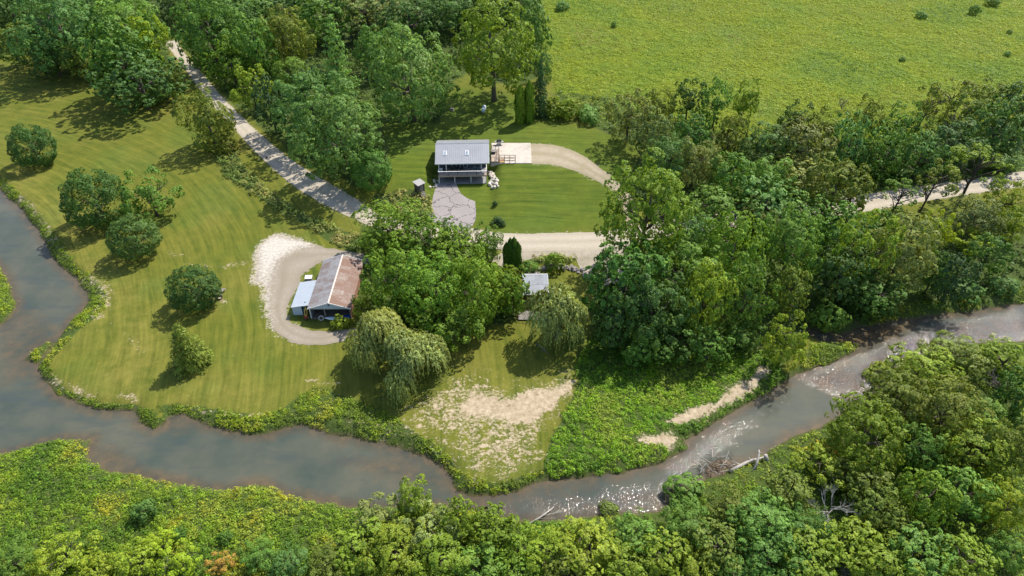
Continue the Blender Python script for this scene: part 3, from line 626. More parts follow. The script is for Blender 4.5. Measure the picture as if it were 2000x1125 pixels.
PAL = {'dark': (.058, .088, .028), 'deep': (.068, .112, .026), 'mid': (.098, .142, .032), 'rich': (.096, .160, .024), 'bright': (.130, .195, .026), 'yg': (.185, .215, .030), 'lime': (.265, .290, .028),
       'olive': (.140, .155, .036), 'blue': (.082, .128, .044), 'bluelt': (.118, .172, .056), 'pale': (.165, .190, .088), 'grey': (.130, .150, .068), 'willow': (.175, .190, .095), 'gold': (.34, .27, .03), 'lawn': (.052, .088, .024), 'brown': (.30, .20, .08), 'ink': (.040, .066, .034)}
PAL = {k: (v[0] * 1.15 * lift(k), v[1] * 1.24 * lift(k), v[2] * .78 * lift(k)) for k, v in PAL.items()}
for k in ('dark', 'deep', 'blue', 'mid', 'bluelt', 'ink', 'lawn'): PAL[k] = (PAL[k][0] * .86, PAL[k][1] * .99, PAL[k][2] * 1.15)
for k in ('yg', 'lime', 'olive'): PAL[k] = (PAL[k][0] * .82, PAL[k][1] * .90, PAL[k][2] * 1.0)
for k in ('rich', 'bright'): PAL[k] = (PAL[k][0] * .92, PAL[k][1] * .86, PAL[k][2] * .95)
SHADE = {'lawn': 'dark green', 'dark': 'dark green', 'deep': 'deep green', 'mid': 'mid-green', 'rich': 'rich green', 'bright': 'bright green', 'yg': 'yellow-green', 'lime': 'lime-yellow', 'olive': 'olive-green', 'blue': 'bluish-green', 'bluelt': 'pale bluish-green', 'pale': 'pale grey-green', 'grey': 'greyish-green', 'willow': 'light olive', 'gold': 'golden', 'brown': 'rust-brown', 'ink': 'blackish-green'}
ORD = ['', 'first', 'second', 'third', 'fourth', 'fifth', 'sixth', 'seventh', 'eighth', 'ninth', 'tenth', 'eleventh', 'twelfth', 'thirteenth', 'fourteenth', 'fifteenth', 'sixteenth', 'seventeenth', 'eighteenth', 'nineteenth', 'twentieth',
       'twenty-first', 'twenty-second', 'twenty-third', 'twenty-fourth', 'twenty-fifth', 'twenty-sixth', 'twenty-seventh', 'twenty-eighth', 'twenty-ninth', 'thirtieth']
FOREST = []
def T(cx, cy_, w, h, kind, col, clus=None, label=None, clear=None, lean=(0, 0)): FOREST.append(dict(cx=cx, cy=cy_, w=w, h=h, kind=kind, col=col, clus=clus, label=label, clear=clear, lean=lean))
def plant_forest():
    clusters = {}
    for t in FOREST:
        if not t['label']: clusters.setdefault((t['clus'], CATS.get(t['kind'], 'tree')), []).append(t)
    for (c, cat), lst in clusters.items():
        lst.sort(key=lambda t: t['cx'])
        for i, t in enumerate(lst):
            what = {'shrub': 'shrub', 'twig': 'bare grey shrub', 'dead': 'bare dead tree', 'sparse': 'thin-leaved tree', 'loose': 'open-crowned tree'}.get(t['kind'], 'leafy tree')
            pos = 'leftmost' if i == 0 else 'rightmost' if i == len(lst) - 1 else ORD[i + 1] + ' from the left'
            sh = '' if t['kind'] in ('twig', 'dead') else SHADE[t['col']] + ' '
            t['label'] = f"{sh}{what}, {pos} {c}" if len(lst) > 1 else f"{sh}{what} {c}"
    for i, t in enumerate(FOREST):
        rng = random.Random(1000 + i); kind = t['kind']; hc = 5.0; x = y = 0.0; gz = 0.0
        for _ in range(9):
            X, Y, dep = plane_at(t['cx'], t['cy'], gz + hc); x, y = float(X), float(Y); gz = float(hgt(x, y)); ppm = F / float(dep)
            tt = (562.5 - t['cy']) / F; dn = SP - tt * CP; fw = CP + tt * SP; al = math.atan2(dn, math.hypot(fw, (t['cx'] - 1000) / F))
            rh = t['w'] / 2 / ppm; hh = t['h'] / 2 / ppm; rv2 = hh * hh - (rh * math.sin(al)) ** 2
            rv = math.sqrt(max(rv2, (.5 * rh * math.cos(al)) ** 2)) / math.cos(al)
            lim = {'column': (2, 7), 'spruce': (1.1, 2.2), 'pine': (1.2, 2.4), 'cedar': (.9, 1.3), 'shrub': (.55, 1.0), 'round': (.85, 1.1), 'willow': (.75, 1.1), 'dead': (.7, 1.4), 'twig': (.6, 1.2)}.get(kind, (.62, 1.6))
            rv = min(max(rv, lim[0] * rh), lim[1] * rh)
            clear = t['clear'] if t['clear'] is not None else {'shrub': -.35 * rv, 'twig': -.2 * rv, 'column': .1, 'spruce': .2, 'cedar': .1, 'round': -.12 * rv, 'willow': -.12 * rv, 'dead': .1}.get(kind, min(2.5, .12 * rv))
            hc = .5 * hc + .5 * (rv + clear)
        o = thing(NAMES[kind], t['label'], CATS.get(kind, 'tree'), (x, y, gz - .05), rng.uniform(0, 6.28), t['clus'] and t['clus'].replace('in the ', '').replace('on the ', '').replace('along the ', ''))
        if t['lean'] != (0, 0): o.rotation_euler = (t['lean'][1], t['lean'][0], 0)
        if kind in ('dead', 'twig'):
            me = (DEAD if kind == 'dead' else TWIG)[0 if kind == 'twig' else i % 2]; link('branches', me, parent=o, loc=(0, 0, hc), scale=(rh, rh, rv))
            if kind == 'dead': link('trunk', TRUNK[i % 3], parent=o, scale=(rh * .22, rh * .22, hc * .95))
            continue
        gk = 1.12 if kind in ('big', 'broad', 'loose') else 1.05 if kind in ('shrub', 'round') else 1.0; wob = .14 if kind in ('broad', 'loose', 'shrub') else .07 if kind in ('big', 'willow') else .02
        v = .86 + .28 * rng.random(); hshift = rng.uniform(-.08, .08); b = PAL[t['col']]
        cr = link('crown', KIND[kind][rng.randrange(len(KIND[kind]))], parent=o, loc=(0, 0, hc), scale=(rh * gk * rng.uniform(1 - wob, 1 + wob), rh * gk * rng.uniform(1 - wob, 1 + wob), rv * gk), rot=(rng.uniform(-wob, wob), rng.uniform(-wob, wob), rng.uniform(0, 6.28)))
        cr.color = (b[0] * v * (1 + hshift), b[1] * v, b[2] * v * (1 - hshift), 1)
        if kind != 'shrub':
            tm = TRUNKD if kind in ('sparse', 'loose', 'pine') else TRUNK; ts = .35 if kind in ('column',) else .5 if kind in ('spruce', 'cedar', 'pine') else 1.0
            link('trunk', tm[i % len(tm)], parent=o, scale=(rh * ts, rh * ts, hc))
        else: link('stem', TRUNK[i % 3], parent=o, scale=(rh * .5, rh * .5, max(.3, hc)))

# ------------------------------------------------------------------ weeds, meadow growth: nobody could count the leaves
def weeds(name, label, polys, dens, nleaf, leaf, hlo, hhi, rlo, rhi, cols, seed, thin=None, cat='plants', world=False, up=.9, cvar=.5, cf=.22):
    rng = np.random.default_rng(seed); PX = []
    for p in polys:
        P = np.array(p) if world else outline(p); lo, hi = P.min(0), P.max(0); n = int((hi[0] - lo[0]) * (hi[1] - lo[1]) * dens)
        q = lo + rng.random((n, 2)) * (hi - lo); q = q[inside(P, q[:, 0] + (fbm(q[:, 0], q[:, 1], 5) - .5) * 1.6, q[:, 1] + (fbm(q[:, 0], q[:, 1], 6) - .5) * 1.6)]; PX.append(q)
    q = np.vstack(PX); q = q[water_d(q[:, 0], q[:, 1]) > .12]
    if thin is not None: q = q[rng.random(len(q)) < thin(q)]
    m = len(q); gz = hgt(q[:, 0], q[:, 1]); big = fbm(q[:, 0] * .22, q[:, 1] * .22, seed + 3, 3); big = np.clip((big - .3) / .4, 0, 1)
    H = (hlo + (hhi - hlo) * (.25 * rng.random(m) + .75 * big)); RR = rlo + (rhi - rlo) * rng.random(m)
    cols = np.array(cols); K = len(cols); sel = np.clip((fbm(q[:, 0] * cf, q[:, 1] * cf, seed + 11, 5) - .30) / .46, 0, .999) * K * .85 + np.abs(rng.normal(size=m)) * .7 - .25; sel = np.clip(sel.astype(int), 0, K - 1); CC = cols[sel] * np.array([1.58, 1.42, 1.0]) * (1 - cvar / 2 + cvar * rng.random((m, 1)))
    ci = np.repeat(np.arange(m), nleaf); n = len(ci); d = rdirs(n, rng); d[:, 2] = np.abs(d[:, 2]) * .9 + .05; d = norm(d)
    s = .75 + .35 * rng.random(n); P = np.stack([q[ci, 0] + d[:, 0] * RR[ci] * s, q[ci, 1] + d[:, 1] * RR[ci] * s, gz[ci] + d[:, 2] * H[ci] * s], 1)
    N = norm(d * .6 + np.array([0, 0, up]) + rng.normal(size=(n, 3)) * .5); L = leaf * (.6 + .8 * rng.random(n)); V, Fq = leaf_quads(P, N, L, L * (.4 + .3 * rng.random(n)), rng=rng)
    c = CC[ci] * tint_cols(n, rng, .3, .1); SN = norm(d * .8 + np.array([0, 0, .4]) + N * .4)
    me = npmesh(name, V, Fq, {'Col': np.repeat(c, 4, 0)}, np.repeat(SN, 4, 0)); me.materials.append(WEEDLEAF)
    return tag(link(name, me), label, cat, kind='stuff')
A = 'in the woods left of the lane'
T(35,85,85,75,'broad','olive',A); T(20,25,100,90,'broad','dark',A); T(118,58,165,150,'big','blue',A); T(100,105,100,80,'broad','dark',A); T(188,12,120,80,'broad','dark',A)
T(243,50,140,120,'big','mid',A); T(290,85,84,105,'loose','lime',A); T(235,118,110,130,'broad','deep',A); T(165,118,80,70,'broad','olive',A); T(272,158,150,110,'broad','dark',A); T(334,160,44,70,'loose','olive',A,clear=0); T(70,-5,120,70,'broad','blue',A)
T(292,192,60,36,'shrub','mid','at the lane end of the left woods'); T(218,130,70,60,'shrub','deep','at the lane end of the left woods')
B = 'in the woods left of the pine'
T(412,66,120,140,'big','mid',B,clear=0); T(468,48,115,100,'broad','blue',B); T(452,124,92,92,'broad','rich',B,clear=0); T(500,95,85,110,'broad','mid',B); T(560,72,95,115,'broad','olive',B); T(352,8,100,70,'broad','dark',B); T(450,0,140,60,'broad','deep',B); T(566,12,130,70,'broad','dark',B)
T(490,168,70,85,'loose','yg',B); T(570,146,72,66,'round','mid',B); T(528,205,75,105,'broad','ink',B); T(618,155,55,62,'broad','ink',B)
C = 'behind the big maples'
T(636,36,110,90,'broad','mid',C); T(735,95,85,85,'broad','deep',C); T(716,18,130,80,'broad','grey',C); T(800,30,120,100,'broad','dark',C); T(872,15,120,80,'broad','blue',C); T(950,0,130,60,'broad','dark',C); T(1038,60,70,120,'broad','bluelt',C); T(1060,130,36,60,'broad','blue',C,clear=.3); T(1015,10,80,50,'broad','dark',C)
T(655,108,88,150,'pine','bluelt',None,'tall pale white pine standing among dark woods above the lane')
T(800,150,168,178,'big','bluelt',None,'huge pale-green maple left of the shaded back lawn',.4)
T(964,92,168,165,'big','bright',None,'spreading yellow-green walnut with a bare trunk behind the house',3.6)
T(608,212,145,135,'big','bluelt',None,'silvery maple crown nearest the lane, left of the house'); T(665,262,165,165,'big','bluelt',None,'large silvery maple beside the lane, right of its twin crown',.4)
T(724,332,78,88,'round','deep',None,'dark rounded bushy tree at the foot of the silvery maple')
T(1056,172,52,110,'spruce','ink',None,'dark spiky spruce right of the twin arborvitae')
T(1016,203,20,72,'column','rich','of the pair beside the spruce'); T(1034,198,18,78,'column','rich','of the pair beside the spruce')
T(1085,214,48,50,'shrub','bright','right of the dark spruce'); T(1112,214,50,46,'shrub','bright','right of the dark spruce'); T(1150,226,50,36,'shrub','mid','right of the dark spruce')
T(405,236,95,122,'broad','olive',None,'olive-green roadside tree on the lawn side of the lane',-.4); T(443,286,44,44,'shrub','olive',None,'low olive bush at the foot of the roadside tree')
D_ = 'at the left meadow edge'
T(1228,232,85,100,'loose','grey',D_,clear=.2); T(1285,205,60,70,'loose','olive',D_,clear=.2); T(1345,195,62,80,'loose','dark',D_,clear=.2); T(1400,205,66,90,'loose','mid',D_,clear=.2); T(1455,192,48,90,'loose','rich',D_,clear=.6,lean=(.12,0)); T(1275,262,85,100,'broad','grey',D_,clear=.2); T(1305,308,85,90,'broad','blue',D_,clear=.2); T(1358,318,80,95,'broad','grey',D_,clear=.2); T(1350,265,70,70,'broad','deep',D_,clear=.2); T(1425,270,70,90,'broad','olive',D_,clear=.2); T(1430,345,85,95,'broad','mid',D_,clear=.2)
T(1362,238,50,70,'twig','grey',None,'bare grey brush on the meadow edge, leftmost of three bare patches'); T(1868,236,85,70,'twig','grey',None,'wide bare grey brush under the leaning trees at far right'); T(1648,200,36,50,'twig','grey',None,'small bare grey sapling poking up against the meadow')
E = 'on the lower meadow edge'
T(1500,288,95,90,'broad','dark',E,clear=.3); T(1560,232,70,70,'loose','dark',E,clear=.3); T(1565,292,105,105,'broad','grey',E,clear=.3); T(1622,250,68,80,'loose','olive',E,clear=.3); T(1662,285,92,115,'broad','blue',E,clear=.3); T(1695,225,50,90,'loose','olive',E,clear=.3); T(1730,300,95,105,'broad','deep',E,clear=.3); T(1765,245,70,90,'loose','mid',E,clear=.3)
T(1808,205,66,90,'sparse','olive',E,clear=1.5,lean=(.15,0)); T(1800,305,90,90,'broad','blue',E,clear=.3); T(1862,190,80,70,'sparse','olive',E,clear=.3); T(1852,285,95,90,'broad','dark',E,clear=.3); T(1905,215,90,90,'loose','olive',E,clear=.3); T(1950,255,110,120,'broad','blue',E,clear=.3); T(1940,185,80,60,'loose','olive',E,clear=.3); T(1995,205,80,80,'broad','dark',E,clear=.3); T(1955,305,85,58,'broad','bluelt',E,clear=.3)
F_ = 'along the far road'
T(1562,350,115,85,'broad','pale',F_); T(1632,370,115,120,'broad','olive',F_); T(1500,350,90,90,'broad','mid',F_); T(1690,325,60,60,'shrub','blue',F_); T(1740,335,60,40,'shrub','deep',F_)
T(1755,378,72,62,'sparse','mid',None,'slim leaning tree in front of the far road, left of three',3.4,(.10,0)); T(1822,352,78,80,'sparse','olive',None,'slim forked tree in front of the far road, middle of three',4.2,(.10,0)); T(1906,322,112,80,'sparse','bright',None,'wide thin tree in front of the far road, right of three',5.0,(.06,0))
G = 'beside the gravel pull-off'
T(1262,408,176,185,'big','bright',None,'tall yellow-green cottonwood overhanging the road right of the lawn',5.0); T(1345,470,105,110,'broad','blue',G); T(1392,402,100,80,'broad','mid',G); T(1220,555,125,150,'broad','deep',G); T(1275,600,140,150,'broad','dark',G); T(1330,535,140,140,'big','mid',G); T(1372,585,105,165,'broad','yg',G); T(1200,625,95,120,'broad','dark',G); T(1252,678,70,68,'broad','mid',G); T(1312,655,115,100,'broad','deep',G); T(1385,672,80,80,'broad','mid',G); T(1180,535,60,80,'sparse','olive',G)
H_ = 'above the sand bank'
T(1500,402,118,100,'broad','bluelt',H_); T(1430,495,130,150,'big','rich',H_); T(1455,585,110,150,'broad','mid',H_); T(1545,480,120,150,'broad','mid',H_); T(1542,570,72,140,'broad','olive',H_); T(1475,440,80,70,'broad','olive',H_); T(1445,650,80,70,'broad','deep',H_); T(1590,420,100,80,'broad','mid',H_)
T(1537,665,76,130,'loose','yg',None,'narrow vine-clad tree standing on the sand bank by the river')
I_ = 'above the stony riffle'
T(1650,455,120,120,'broad','deep',I_); T(1685,495,110,180,'loose','yg',I_); T(1640,540,100,110,'broad','dark',I_); T(1762,495,128,145,'big','pale',I_); T(1700,575,110,85,'broad','deep',I_); T(1830,450,58,80,'loose','lime',I_); T(1905,425,85,80,'broad','grey',I_); T(1965,395,85,85,'loose','yg',I_); T(1903,475,60,48,'loose','lime',I_); T(1985,440,60,70,'loose','yg',I_); T(1860,545,80,95,'broad','ink',I_); T(1825,535,60,90,'broad','mid',I_); T(1930,500,80,80,'loose','deep',I_); T(1745,425,50,40,'broad','deep',I_)
T(1622,622,70,70,'shrub','mid',None,'rounded shrub overhanging the still backwater'); T(1960,558,60,44,'shrub','blue',None,'bluish shrub on the grassy slope near the right edge'); T(1720,600,60,44,'shrub','deep',None,'dark shrub above the brown shallows'); T(1880,565,60,40,'shrub','deep',None,'dark shrub midway along the right grassy slope')
J = 'in the barn-side grove'
T(765,445,125,105,'broad','bright',J); T(838,470,115,100,'broad','rich',J); T(892,500,110,95,'broad','rich',J); T(775,545,122,128,'big','rich',J); T(845,568,145,145,'big','rich',J); T(928,566,118,138,'big','bright',J); T(976,560,74,82,'broad','bright',J); T(1002,575,62,78,'broad','rich',J); T(882,630,130,110,'broad','rich',J); T(810,615,110,90,'broad','rich',J); T(952,474,54,72,'broad','mid',J,clear=.3); T(905,455,32,40,'broad','mid',J); T(868,445,34,40,'broad','mid',J); T(738,462,55,66,'broad','rich',J)
for a in [(989,499,13,52),(996,494,14,60),(1004,493,14,60),(1012,498,13,52),(1003,502,14,46)]: T(*a,'column','deep','of the dark clump beside the road')
T(746,660,132,130,'willow','willow',None,'left-hand weeping willow crown beside the barn drive'); T(800,702,146,138,'willow','willow',None,'right-hand weeping willow crown above the worn lawn'); T(1088,620,124,138,'willow','willow',None,'weeping willow with dead top limbs in front of the cabin')
T(1082,588,60,66,'dead','grey',None,'bleached bare limbs rising through the cabin willow')
T(1082,514,44,48,'shrub','bright',None,'bright green bush between the road and the stone wall'); T(1036,522,34,30,'shrub','mid',None,'small mid-green bush behind the cabin roof')
T(706,594,44,50,'loose','yg',None,'small yellow-green tree overhanging the barn corner',.8); T(668,628,34,32,'shrub','yg',None,'low yellow-green bush in front of the open barn')
T(63,286,80,86,'round','lawn',None,'round lawn tree nearest the left edge and river'); T(185,390,112,124,'round','lawn',None,'biggest round lawn tree, left of the loose-crowned one'); T(290,376,100,98,'loose','mid',None,'loose-crowned lawn tree with its pale trunk base showing',.6)
T(262,464,92,90,'round','dark',None,'bluish round lawn tree below the two larger ones'); T(377,564,96,92,'round','lawn',None,'dark round lawn tree beside the picnic table'); T(360,674,86,100,'cedar','olive',None,'ragged olive cedar lowest on the left lawn')
T(970,433,22,20,'shrub','ink',None,'dark juniper bush at the lower edge of the house lawn'); T(978,436,20,18,'shrub','ink',None,'smaller dark juniper touching the road-edge juniper'); T(967,398,13,13,'shrub','ink',None,'tiny dark shrub alone on the house lawn'); T(852,348,12,14,'shrub','grey',None,'grey-green bush at the left front house corner')
K = 'along the bottom left edge'
T(125,1085,115,85,'loose','yg',K); T(28,1098,85,62,'broad','mid',K); T(268,1092,82,70,'broad','yg',K); T(315,1058,58,52,'loose','lime',K); T(352,1092,62,60,'loose','lime',K); T(505,1085,70,60,'broad','mid',K); T(562,1100,70,60,'broad','blue',K); T(430,1098,48,44,'loose','brown',K); T(190,1112,70,50,'broad','yg',K); T(640,1100,85,70,'broad','olive',K)
T(281,998,52,54,'shrub','blue',None,'dark bluish bush alone in the riverside weeds'); T(350,1045,36,40,'shrub','deep',None,'smaller dark bush right of the bluish one in the weeds'); T(440,1050,30,28,'shrub','deep',None,'low dark bush in the weeds below the still pool'); T(325,1098,44,36,'twig','grey',None,'bare twiggy brush between yellow bushes at the bottom edge')
L_ = 'along the bottom centre edge'
T(806,972,68,78,'broad','yg',L_); T(742,1012,95,75,'loose','pale',L_); T(832,1025,115,85,'loose','pale',L_); T(900,1012,66,70,'broad','yg',L_); T(705,1065,100,85,'broad','yg',L_); T(770,1070,120,90,'broad','yg',L_); T(862,1085,115,90,'broad','yg',L_); T(965,1035,90,85,'broad','bright',L_); T(930,1098,95,70,'broad','mid',L_); T(1012,1070,90,80,'broad','bright',L_); T(1075,1075,105,90,'broad','yg',L_); T(1010,1112,80,60,'broad','rich',L_); T(1152,1062,115,85,'broad','yg',L_); T(1110,1112,90,60,'broad','olive',L_); T(1215,1095,100,80,'broad','yg',L_); T(1252,1045,95,75,'broad','mid',L_)
T(1188,995,46,36,'shrub','olive',None,'olive shrub leaning over the lower riffle'); T(1340,955,72,56,'shrub','mid',None,'rounded shrub at the water left of the log jam')
M_ = 'left of the dead tree'
T(1300,1085,100,85,'broad','yg',M_); T(1345,1025,100,90,'broad','mid',M_); T(1405,1060,120,100,'broad','olive',M_); T(1425,990,95,75,'broad','olive',M_); T(1490,1020,130,105,'big','mid',M_); T(1500,1085,130,100,'broad','deep',M_); T(1360,1108,80,60,'broad','yg',M_); T(1580,1092,110,80,'broad','yg',M_); T(1560,1030,90,80,'broad','deep',M_); T(1440,1115,80,50,'broad','deep',M_); T(1545,955,90,70,'broad','olive',M_)
N_ = 'around the bare dead tree'
T(1690,850,150,140,'big','bright',N_); T(1625,905,120,85,'loose','yg',N_); T(1680,935,115,90,'broad','olive',N_); T(1705,990,100,95,'broad','olive',N_); T(1660,1070,115,85,'broad','yg',N_); T(1725,1095,115,85,'broad','yg',N_); T(1755,1040,95,85,'broad','olive',N_); T(1600,1045,70,60,'broad','deep',N_)
T(1626,985,104,130,'dead','grey',None,'bare silvery dead tree standing in the bottom right woods'); T(1888,872,46,44,'loose','gold',None,'small golden-leaved tree among the right bottom woods'); T(1610,880,40,30,'loose','gold',None,'small golden-leaved tree near the riverbank log jam'); T(1945,738,80,66,'twig','grey',None,'bare brown-grey brush near the right edge of the woods'); T(1690,938,40,34,'twig','grey',None,'small bare brush right of the tall bright green tree'); T(1853,958,44,30,'twig','grey',None,'small bare brush between two trees below the golden one'); T(1655,1118,46,34,'twig','grey',None,'pale bare brush at the very bottom edge')
O_ = 'in the bottom right corner'
T(1752,782,125,110,'big','olive',O_); T(1800,722,125,95,'broad','yg',O_); T(1868,695,105,80,'broad','olive',O_); T(1850,800,140,130,'big','olive',O_); T(1965,700,95,75,'broad','yg',O_); T(1990,775,90,100,'broad','deep',O_); T(1905,880,130,120,'big','yg',O_); T(1812,970,110,115,'broad','rich',O_); T(1885,960,95,95,'broad','mid',O_); T(1965,880,90,110,'broad','olive',O_); T(1962,985,90,105,'broad','yg',O_); T(1800,1085,130,105,'broad','mid',O_); T(1882,1085,125,100,'broad','yg',O_); T(1930,820,90,80,'broad','mid',O_); T(1800,880,90,90,'broad','deep',O_); T(1975,1080,80,80,'broad','mid',O_); T(1720,730,60,46,'shrub','yg',O_)
Q_ = 'dotted over the upper meadow'
for a in [(1098,12,28,20),(1200,48,14,12),(1800,30,20,16),(1905,20,24,22),(1972,62,12,10),(1968,105,14,12),(1762,116,14,12),(1940,3,34,10)]: T(*a, 'shrub', 'bluelt', Q_)
plant_forest()
print('weeds')
GR = [(.052,.112,.016),(.078,.145,.016),(.105,.175,.018),(.13,.18,.03),(.17,.19,.02)]
weeds('meadow_growth', 'tall yellow-green growth of the open meadow', [FIELD_PX], 2.9, 7, .28, .1, .32, .35, .7, [(.068,.135,.025),(.09,.165,.024),(.115,.182,.022),(.148,.195,.020),(.132,.178,.03),(.105,.172,.032),(.15,.165,.065)], 61, cat='meadow', cvar=.38, cf=.045)
weeds('riverside_weeds', 'rank green weeds covering the south bank of the river', [WEED_SOUTH_PX], 5.0, 21, .20, .2, .72, .28, .62, GR, 62, cat='weeds', thin=lambda q: np.where(q[:, 0] > 8, .35, 1.0))
weeds('bank_weeds', 'bright green fringe of weeds along the lawn side river bank', BANK_PX, 8.0, 16, .2, .12, .55, .25, .5, [(.07,.115,.018),(.095,.155,.016),(.125,.18,.016),(.15,.185,.03)], 63, cat='weeds', thin=lambda q: np.clip((fbm(q[:, 0] * .35, q[:, 1] * .35, 77, 3) - .30) * 5, .12, 1))
weeds('sandbank_weeds', 'lush green weeds between the worn lawn and the sand bank', [WEED_MID_PX], 5.4, 20, .21, .15, .62, .28, .55, [(.05,.115,.014),(.075,.16,.014),(.10,.19,.014),(.12,.18,.03)], 64, cat='weeds',
      thin=lambda q: 1 - np.clip(np.maximum.reduce([1 - sstep(-.2, 1.0, sdf(outline(p), q[:, 0], q[:, 1])) for p in DIRT_STRONG_PX]), 0, 1))
weeds('roadside_weeds', 'pale mixed weeds in the ditch below the lane', ROAD_WEED_PX, 1.7, 20, .38, .4, 1.3, .4, .8, [(.06,.10,.03),(.10,.135,.045),(.13,.155,.06),(.17,.165,.09)], 65, cat='weeds')
weeds('undergrowth', 'dark undergrowth beneath the woods', WOOD_PX, .28, 16, .5, .4, 1.5, .5, 1.0, [(.03,.06,.016),(.045,.09,.018),(.06,.11,.02)], 66, cat='undergrowth')
# ------------------------------------------------------------------ building materials
print('buildings')
ROOFGREY = pm('grey_metal_roof', (.36, .375, .40), .42, .08, .6, .05, .25, (.30, .31, .335))
SIDING = pm('slate_siding', (.075, .09, .115), .75, .2, 2, .2); WHITE_P = pm('white_paint', (.78, .77, .74), .6, .12, 3, .1); DECKW = pm('deck_boards', (.42, .335, .265), .8, .25, 4, .3)
DECK_SHADE = pm('shaded_deck', (.30, .285, .275), .85, .25, 4, .3); POSTB = pm('rust_brown_post', (.115, .055, .035), .7, .3, 6, .2); CONC = pm('pale_concrete', (.55, .50, .43), .9, .14, 1.1, .2, dark=(.30, .26, .21)); CONCD = pm('grey_concrete', (.30, .295, .285), .9, .2, 1.2, .2)
DARK = pm('dark_interior', (.03, .03, .033), .9, .3, 2, .1); STEEL = pm('galvanised', (.50, .52, .54), .45, .2, 5, .1, .6); BLACKP = pm('black_plastic', (.018, .018, .02), .5, .2, 8, .1); STOVEP = pm('rusty_stovepipe', (.06, .035, .025), .8, .4, 6, .3)
GREYW = pm('weathered_wood', (.255, .235, .215), .95, .35, 6, .5); BOARDW = pm('grey_roof_boards', (.40, .385, .37), .9, .25, 6, .4); PALEB = pm('pale_blue_siding', (.46, .55, .63), .7, .12, 3, .1); TRIM = pm('white_trim', (.80, .80, .80), .55, .08, 3, .05)
def glass():
    t = NT('window_glass'); v = t.obj(); n = t.noise(v, 1.2, 3); return t.done(t.surf(t.mix(n, c4((.03, .04, .05)), c4((.07, .09, .11))), .06, Specular_IOR_Level=.8))
GLASS = glass()
def skyglass():
    t = NT('skylight_glass'); v = t.obj(); n = t.noise(v, 3, 3); return t.done(t.surf(t.mix(t.ramp(n, .4, .6), c4((.16, .25, .33)), c4((.34, .44, .52))), .12, Specular_IOR_Level=.8))
SKYG = skyglass()

# ------------------------------------------------------------------ the walk-out house
H = thing('house', 'grey metal-roofed walk-out house with a front deck and two skylights', 'house', (-10.2, 126.35, .35), R(2.0))
Zf, Ze, Zr = 1.95, 4.15, 6.05                      # deck floor, eave, ridge above the front ground
YE, YR, YB = 1.15, 6.15, 11.15                     # front eave, ridge, back eave
XL, XR = -5.6, 5.6; WX0, WX1 = -4.95, 4.95; YW = 3.25; YBW = 10.6
m = MB()
def gable_end(x0, x1):
    zf = Ze + (YW - YE) / (YR - YE) * (Zr - Ze) - .16; zb = Ze + (YB - YBW) / (YB - YR) * (Zr - Ze) - .16
    ring = [(YW, Zf), (YBW, Zf), (YBW, zb), (YR, Zr - .16), (YW, zf)]
    m.add([(x0, y, z) for y, z in ring] + [(x1, y, z) for y, z in ring], [(4,3,2,1,0), (5,6,7,8,9)] + [(i, (i+1) % 5, 5 + (i+1) % 5, 5 + i) for i in range(5)])
gable_end(WX0, WX1); m.build('wall', SIDING, H)
m = MB(); m.box(WX0 + .05, WX1 - .05, YW + .35, YBW - .05, -.4, Zf - .28); m.build('basement_wall', CONCD, H)
roof = None
def slope_pt(x, s, front, off=0.0):
    y0, y1 = (YE, YR) if front else (YB, YR); y = y0 + (y1 - y0) * s; z = Ze + (Zr - Ze) * s
    n = Vector((0, -(Zr - Ze) if front else (Zr - Ze), YR - YE)).normalized(); return (x, y + n.y * off, z + n.z * off)
m = MB()
for fr in (True, False):
    a = [slope_pt(XL, 0, fr), slope_pt(XR, 0, fr), slope_pt(XR, 1, fr), slope_pt(XL, 1, fr)]
    if not fr: a = a[::-1]
    m.slab(a, .13)
roof = m.build('roof', ROOFGREY, H)
seam_me = {}
for fr in (True, False):
    mm = MB(); L = math.hypot(YR - YE, Zr - Ze); w2 = .028
    A0, A1 = Vector(slope_pt(0, 0.005, fr, .0)), Vector(slope_pt(0, .985, fr, .0)); n_ = Vector(slope_pt(0, 0, fr, .05)) - Vector(slope_pt(0, 0, fr, 0))
    mm.hexa([(-w2, *A0[1:]), (w2, *A0[1:]), (w2, *A1[1:]), (-w2, *A1[1:])], [(-w2 * .5, A0.y + n_.y, A0.z + n_.z), (w2 * .5, A0.y + n_.y, A0.z + n_.z), (w2 * .5, A1.y + n_.y, A1.z + n_.z), (-w2 * .5, A1.y + n_.y, A1.z + n_.z)])
    me = mm.mesh('roof_seam'); me.materials.append(ROOFGREY)
    for k in range(25): link('seam', me, parent=roof, loc=(XL + .4 + k * (XR - XL - .8) / 24, 0, .001))
m = MB(); m.hexa([(XL - .02, YR - .2, Zr - .07), (XR + .02, YR - .2, Zr - .07), (XR + .02, YR + .2, Zr - .07), (XL - .02, YR + .2, Zr - .07)], [(XL - .02, YR - .02, Zr + .07), (XR + .02, YR - .02, Zr + .07), (XR + .02, YR + .02, Zr + .07), (XL - .02, YR + .02, Zr + .07)]); m.build('ridge_cap', ROOFGREY, roof)
m = MB(); m.box(XL - .03, XR + .03, YE - .05, YE - .003, Ze - .2, Ze + .04); m.build('gutter', TRIM, roof)
